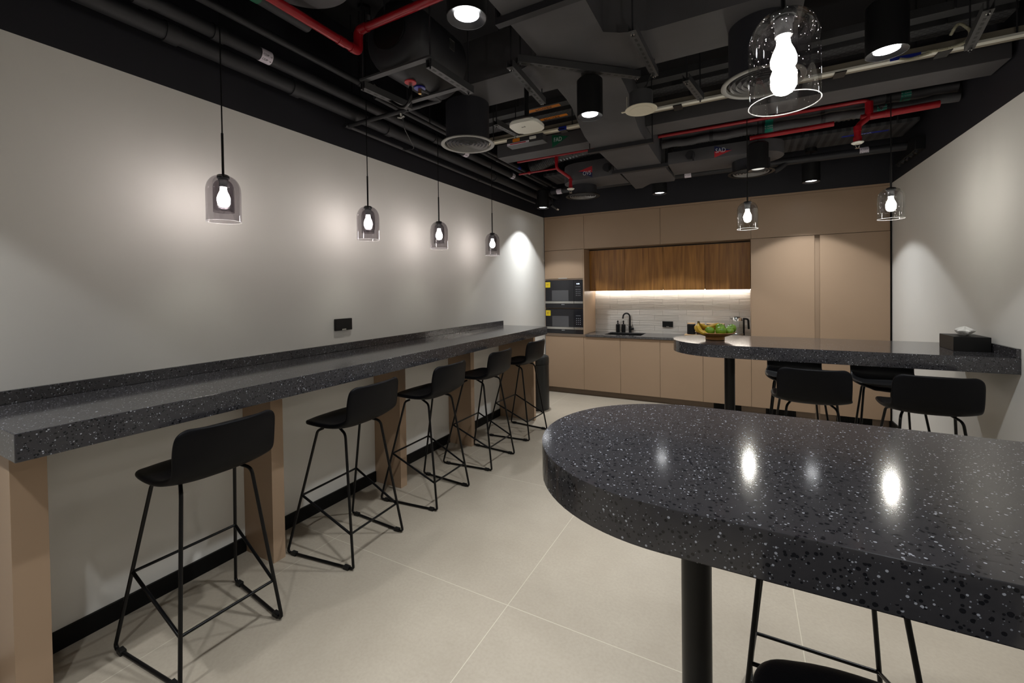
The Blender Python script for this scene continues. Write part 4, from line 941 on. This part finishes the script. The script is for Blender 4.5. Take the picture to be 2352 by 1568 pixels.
# pipes along the left wall
def wallpipe(label, x, z, r, y0, y1, joints, labels=()):
    t = thing('drain_pipe', label, 'pipe', (x, (y0+y1)/2, z-r), 'black pipes along the left wall')
    b = B(); cyl(b, (x, y0, z), (x, y1, z), r, seg=20); obj('pipe_run', b, 'duct_dark', t, smooth=60)
    for y in joints:
        b = B(); cyl(b, (x, y-.03, z), (x, y+.03, z), r*1.16, seg=22); obj('coupling', b, 'duct_dark', t, smooth=60)
    for y, m_, tx_ in labels:
        b = B(); cyl(b, (x, y-.032, z), (x, y+.032, z), r*1.03, seg=28, caps=False); g = obj('flow_label', b, m_, t, smooth=60)
        if tx_:
            for a in (-.25, -.95):
                n_ = Vector((math.cos(a), 0, math.sin(a))); text(tx_, r*.48, Vector((x, y, z))+n_*(r*1.05), (0, 1, 0), (-math.sin(a), 0, math.cos(a)), 'ink', g)
    for y in (y0+.6, (y0+y1)/2, y1-.5): rod(x, y, z+r*.9, t)
    return t
wallpipe('thickest black pipe along the top of the left wall, lowest of the bundle', .150, 2.880, .044, -1.5, 5.98, (1.10, 1.78, 2.6, 4.3))
wallpipe('black pipe along the left wall with white CDP flow labels', .235, 2.945, .036, -1.5, 5.98, (.95, 1.28, 3.1), ((1.530, 'label_white', 'CDP →'), (3.57, 'label_white', 'CDP →'), (4.56, 'label_white', 'CDP →')))
wallpipe('thin black pipe along the left wall, highest of the bundle', 0.348, 3.015, .021, -1.5, 5.98, (1.0, 2.15, 3.4), ((4.52, 'label_blue', None),))
wallpipe('thin black pipe right of the left wall bundle, behind the heater', .42, 2.93, .017, 2.2, 5.20, (2.45, 3.9))
# thin drain with an elbow, fed by the water heater
t = thing('heater_drain', 'thin black pipe with an elbow, leaving the water heater towards the left wall', 'pipe', (.10, 3.5, 2.79))
b = B(); pipe(b, [(.78, 2.262, 2.812), (.075, 2.262, 2.812)], .0150, .02); obj('branch', b, 'duct_dark', t, smooth=60)
b = B(); pipe(b, [(.075, 2.262, 2.8115), (.075, 5.55, 2.800)], .0125, .02); obj('pipe_run', b, 'duct_grey', t, smooth=60)
b = B(); coupling(b, (.075, 2.262, 2.812), (0, 1, 0), .018, .05); obj('coupling', b, 'duct_dark', t, smooth=60); b = B(); coupling(b, (.075, 2.86, 2.811), (0, 1, 0), .016, .03); obj('coupling', b, 'duct_dark', t, smooth=60); b = B(); coupling(b, (.075, 4.05, 2.806), (0, 1, 0), .016, .03); obj('coupling', b, 'duct_dark', t, smooth=60)
b = B(); tube(b, [(.60, 2.262, 2.80), (.60, 2.275, 2.765)], .012, 10); tube(b, [(.585, 2.25, 2.77), (.62, 2.25, 2.76), (.645, 2.25, 2.768)], .007, 8); obj('valve', b, 'chrome', t)
b = B(); tube(b, fillet([(.62, 2.26, 2.76), (.60, 2.30, 2.70), (.30, 2.75, 2.74), (.09, 2.86, 2.80)], .1, 8), .0035, 8); obj('hose', b, 'duct_dark', t, smooth=60)
b = B(); pipe(b, [(.78, 2.262, 2.812), (.955, 2.262, 2.812), (.955, 2.20, 2.812), (.955, 2.045, 2.80)], .013, .03) ; obj('branch', b, 'duct_dark', t, smooth=60)

# water heater on its strut frame
t = thing('water_heater', 'black horizontal cylindrical water heater hung overhead at the left', 'water heater', (.955, 2.05, 2.8))
b = B(); hz = 3.008; R_ = .205
lathe(b, [(0, -.250), (.120, -.250), (.165, -.243), (.192, -.225), (R_, -.195), (R_, .20), (.19, .23), (.12, .25), (0, .25)], (0, 0, 0), 56)
bmesh.ops.transform(b, matrix=Matrix.Translation((.955, 2.045, hz)) @ Matrix.Rotation(-PI/2, 4, 'X'), verts=b.verts[:]); obj('tank', b, 'duct_dark', t, smooth=40)
b = B(); prism(b, [(.955+.115*math.cos(a), hz+.095*math.sin(a) if math.sin(a) < .2 else hz+.019+.05*math.sin(a)) for a in [2*PI*k/36 for k in range(36)]], 1.785, 1.794, axis='y', bev=.002); obj('cover', b, 'plastic_black', t)
b = B(); cyl(b, (.955, 1.962, 2.8035), (.955, 1.962, 2.797), .034, seg=28); rr = obj('hot_ring', b, 'label_red', t); rr['label'] = 'red hot water ring'
b = B(); cyl(b, (.955, 2.045, 2.8025), (.955, 2.045, 2.796), .034, seg=28); rr = obj('cold_ring', b, 'blue_plastic', t); rr['label'] = 'blue cold water ring'
b = B(); cyl(b, (.955, 1.962, 2.7965), (.955, 1.962, 2.775), .011, seg=14); obj('nipple', b, 'steel', t)
b = B(); cyl(b, (.955, 2.045, 2.7955), (.955, 2.045, 2.765), .010, seg=14); obj('nipple', b, 'brass', t)
b = B(); tube(b, fillet([(.955, 1.962, 2.774), (.955, 1.965, 2.70), (.85, 2.02, 2.685), (.74, 2.0, 2.76), (.70, 1.93, 2.84)], .09, 8), .010, 10); obj('hose', b, 'metal_black', t, smooth=60)
b = B(); box(b, 1.1592, 1.1612, 2.075, 2.125, 3.0, 3.06, .002); n_ = obj('badge', b, 'steel', t)
t = thing('heater_cradle', 'black slotted metal cradle carrying the water heater', 'cradle', (1.0, 1.97, 2.75))
for (p0, p1, sl) in (((.735, 1.80), (.775, 2.16), True), ((1.225, 1.80), (1.245, 2.17), True)): strut('', p0, p1, 2.748, parent=t, rods=False, slots=sl)
for y in (1.80, 2.15):
    b = B(); box(b, .73, 1.25, y-.018, y+.018, 2.7892, 2.7965); box(b, .73, 1.25, y-.018, y-.014, 2.7965, 2.80); obj('channel', b, 'cable_tray_grey', t)
for x, y in ((.74, 1.80), (1.235, 1.80), (.765, 2.15), (1.24, 2.15)): rod(x, y, 2.735, t)

# top-left round cap and small label, access point, speaker, accessory box
t = thing('round_duct_cap', 'plain grey round duct end cut by the top edge, left of centre', 'duct', (.955, 1.24, 2.95))
b = B(); lathe(b, [(0, 2.95), (.20, 2.95), (.225, 2.965), (.23, 2.99), (.23, 3.45), (0, 3.45)], (.955, 1.235, 0), 48); obj('casing', b, 'duct_grey', t, smooth=40); rod(.955, 1.235, 3.45, t)
t = thing('insulated_pipe', 'lagged pipe with a green flow label at the top left edge', 'pipe', (.6, 1.2, 2.96))
b = B(); cyl(b, (.60, -1.0, 3.03), (.60, 1.55, 3.03), .045, seg=20); obj('insulation', b, 'duct_dark', t, smooth=60)
b = B(); cyl(b, (.60, 1.20, 3.03), (.60, 1.28, 3.03), .0465, seg=28, caps=False); g = obj('flow_label', b, 'label_green', t, smooth=60); rod(.60, .8, 3.07, t)
text('CHW →', .020, (.60+.0475*math.cos(-.6), 1.24, 3.03+.0475*math.sin(-.6)), (0, 1, 0), (-math.sin(-.6), 0, math.cos(-.6)), 'ink_light', g)
t = thing('access_point', 'white rounded-square wireless access point hanging from a black rod', 'access point', (1.412, 2.588, 2.65))
def squircle(cx, cy, r, n=48, e=3.4):
    return [(cx+r*math.copysign(abs(math.cos(a))**(2/e), math.cos(a)), cy+r*math.copysign(abs(math.sin(a))**(2/e), math.sin(a))) for a in [2*PI*k/n for k in range(n)]]
b = B(); prism(b, squircle(1.412, 2.588, .104), 2.650, 2.672, bev=.006); obj('case', b, 'off_white', t, smooth=50)
b = B(); prism(b, squircle(1.412, 2.588, .096), 2.6725, 2.684, bev=.003); obj('back_plate', b, 'steel', t, smooth=50)
b = B(); cyl(b, (1.412, 2.588, 2.6845), (1.412, 2.588, 2.93), .016, seg=16); box(b, 1.395, 1.43, 2.575, 2.60, 2.93, 2.949); obj('bracket', b, 'lamp_black', t)
b = B(); box(b, 1.388, 1.412, 2.560, 2.562, 2.6492, 2.6498); box(b, 1.388, 1.412, 2.567, 2.569, 2.6492, 2.6498); box(b, 1.386, 1.389, 2.556, 2.572, 2.6492, 2.6498); box(b, 1.409, 1.412, 2.552, 2.566, 2.6492, 2.6498); obj('logo', b, 'duct_grey', t)
t = thing('ceiling_speaker', 'round cream ceiling speaker disc under a dark can, right of centre downlight', 'speaker', (2.138, 2.690, 2.65))
sx_, sy_ = 2.138, 2.690
b = B(); lathe(b, [(0, 2.6505), (.066, 2.6505), (.067, 2.650), (.092, 2.650), (.095, 2.653), (.093, 2.657), (0, 2.657)], (sx_, sy_, 0), 48); obj('grille_ring', b, 'cream', t, smooth=40)
b = B(); cyl(b, (sx_, sy_, 2.6495), (sx_, sy_, 2.6504), .064, seg=44); obj('grille', b, 'cream', t)
b = B(); cyl(b, (sx_, sy_, 2.6575), (sx_, sy_, 2.755), .070, seg=40); obj('can', b, 'cable_tray_grey', t)
b = B(); box(b, sx_-.118, sx_-.088, sy_-.012, sy_+.004, 2.656, 2.659); cyl(b, (sx_-.085, sy_, 2.658), (sx_-.085, sy_, 2.75), .002, seg=8); obj('clamp', b, 'cream', t)
b = B(); cyl(b, (sx_+.02, sy_, 2.755), (sx_+.06, sy_-.01, 2.852), .004, seg=8); cyl(b, (sx_, sy_, 2.755), (sx_+.07, sy_+.01, 2.852), .003, seg=8); obj('cable', b, 'lamp_black', t)
t = thing('nozzle_box', 'slim black box with five small nozzles high on the right wall', 'box', (4.06, 5.36, 2.74))
obj('case', box(B(), 4.035, 4.106, 5.07, 5.64, 2.765, 2.885, .004), 'lamp_black', t)
for k in range(5):
    y = 5.12+.115*k; b = B(); cyl(b, (4.06, y, 2.7645), (4.05, y, 2.742), .016, .012, seg=16); obj('nozzle', b, 'reflector', t)
t = thing('pipe_stub', 'small pale stub fitting beside the corner downlight above the bin', 'fitting', (.30, 5.62, 2.6))
b = B(); cyl(b, (.42, 5.33, 2.70), (.46, 5.42, 2.665), .018, seg=14); obj('stub', b, 'reflector', t); b = B(); cyl(b, (.46, 5.42, 2.665), (.472, 5.447, 2.655), .020, seg=14); obj('end_cap', b, 'chrome', t)
rod(.43, 5.345, 2.705, t)
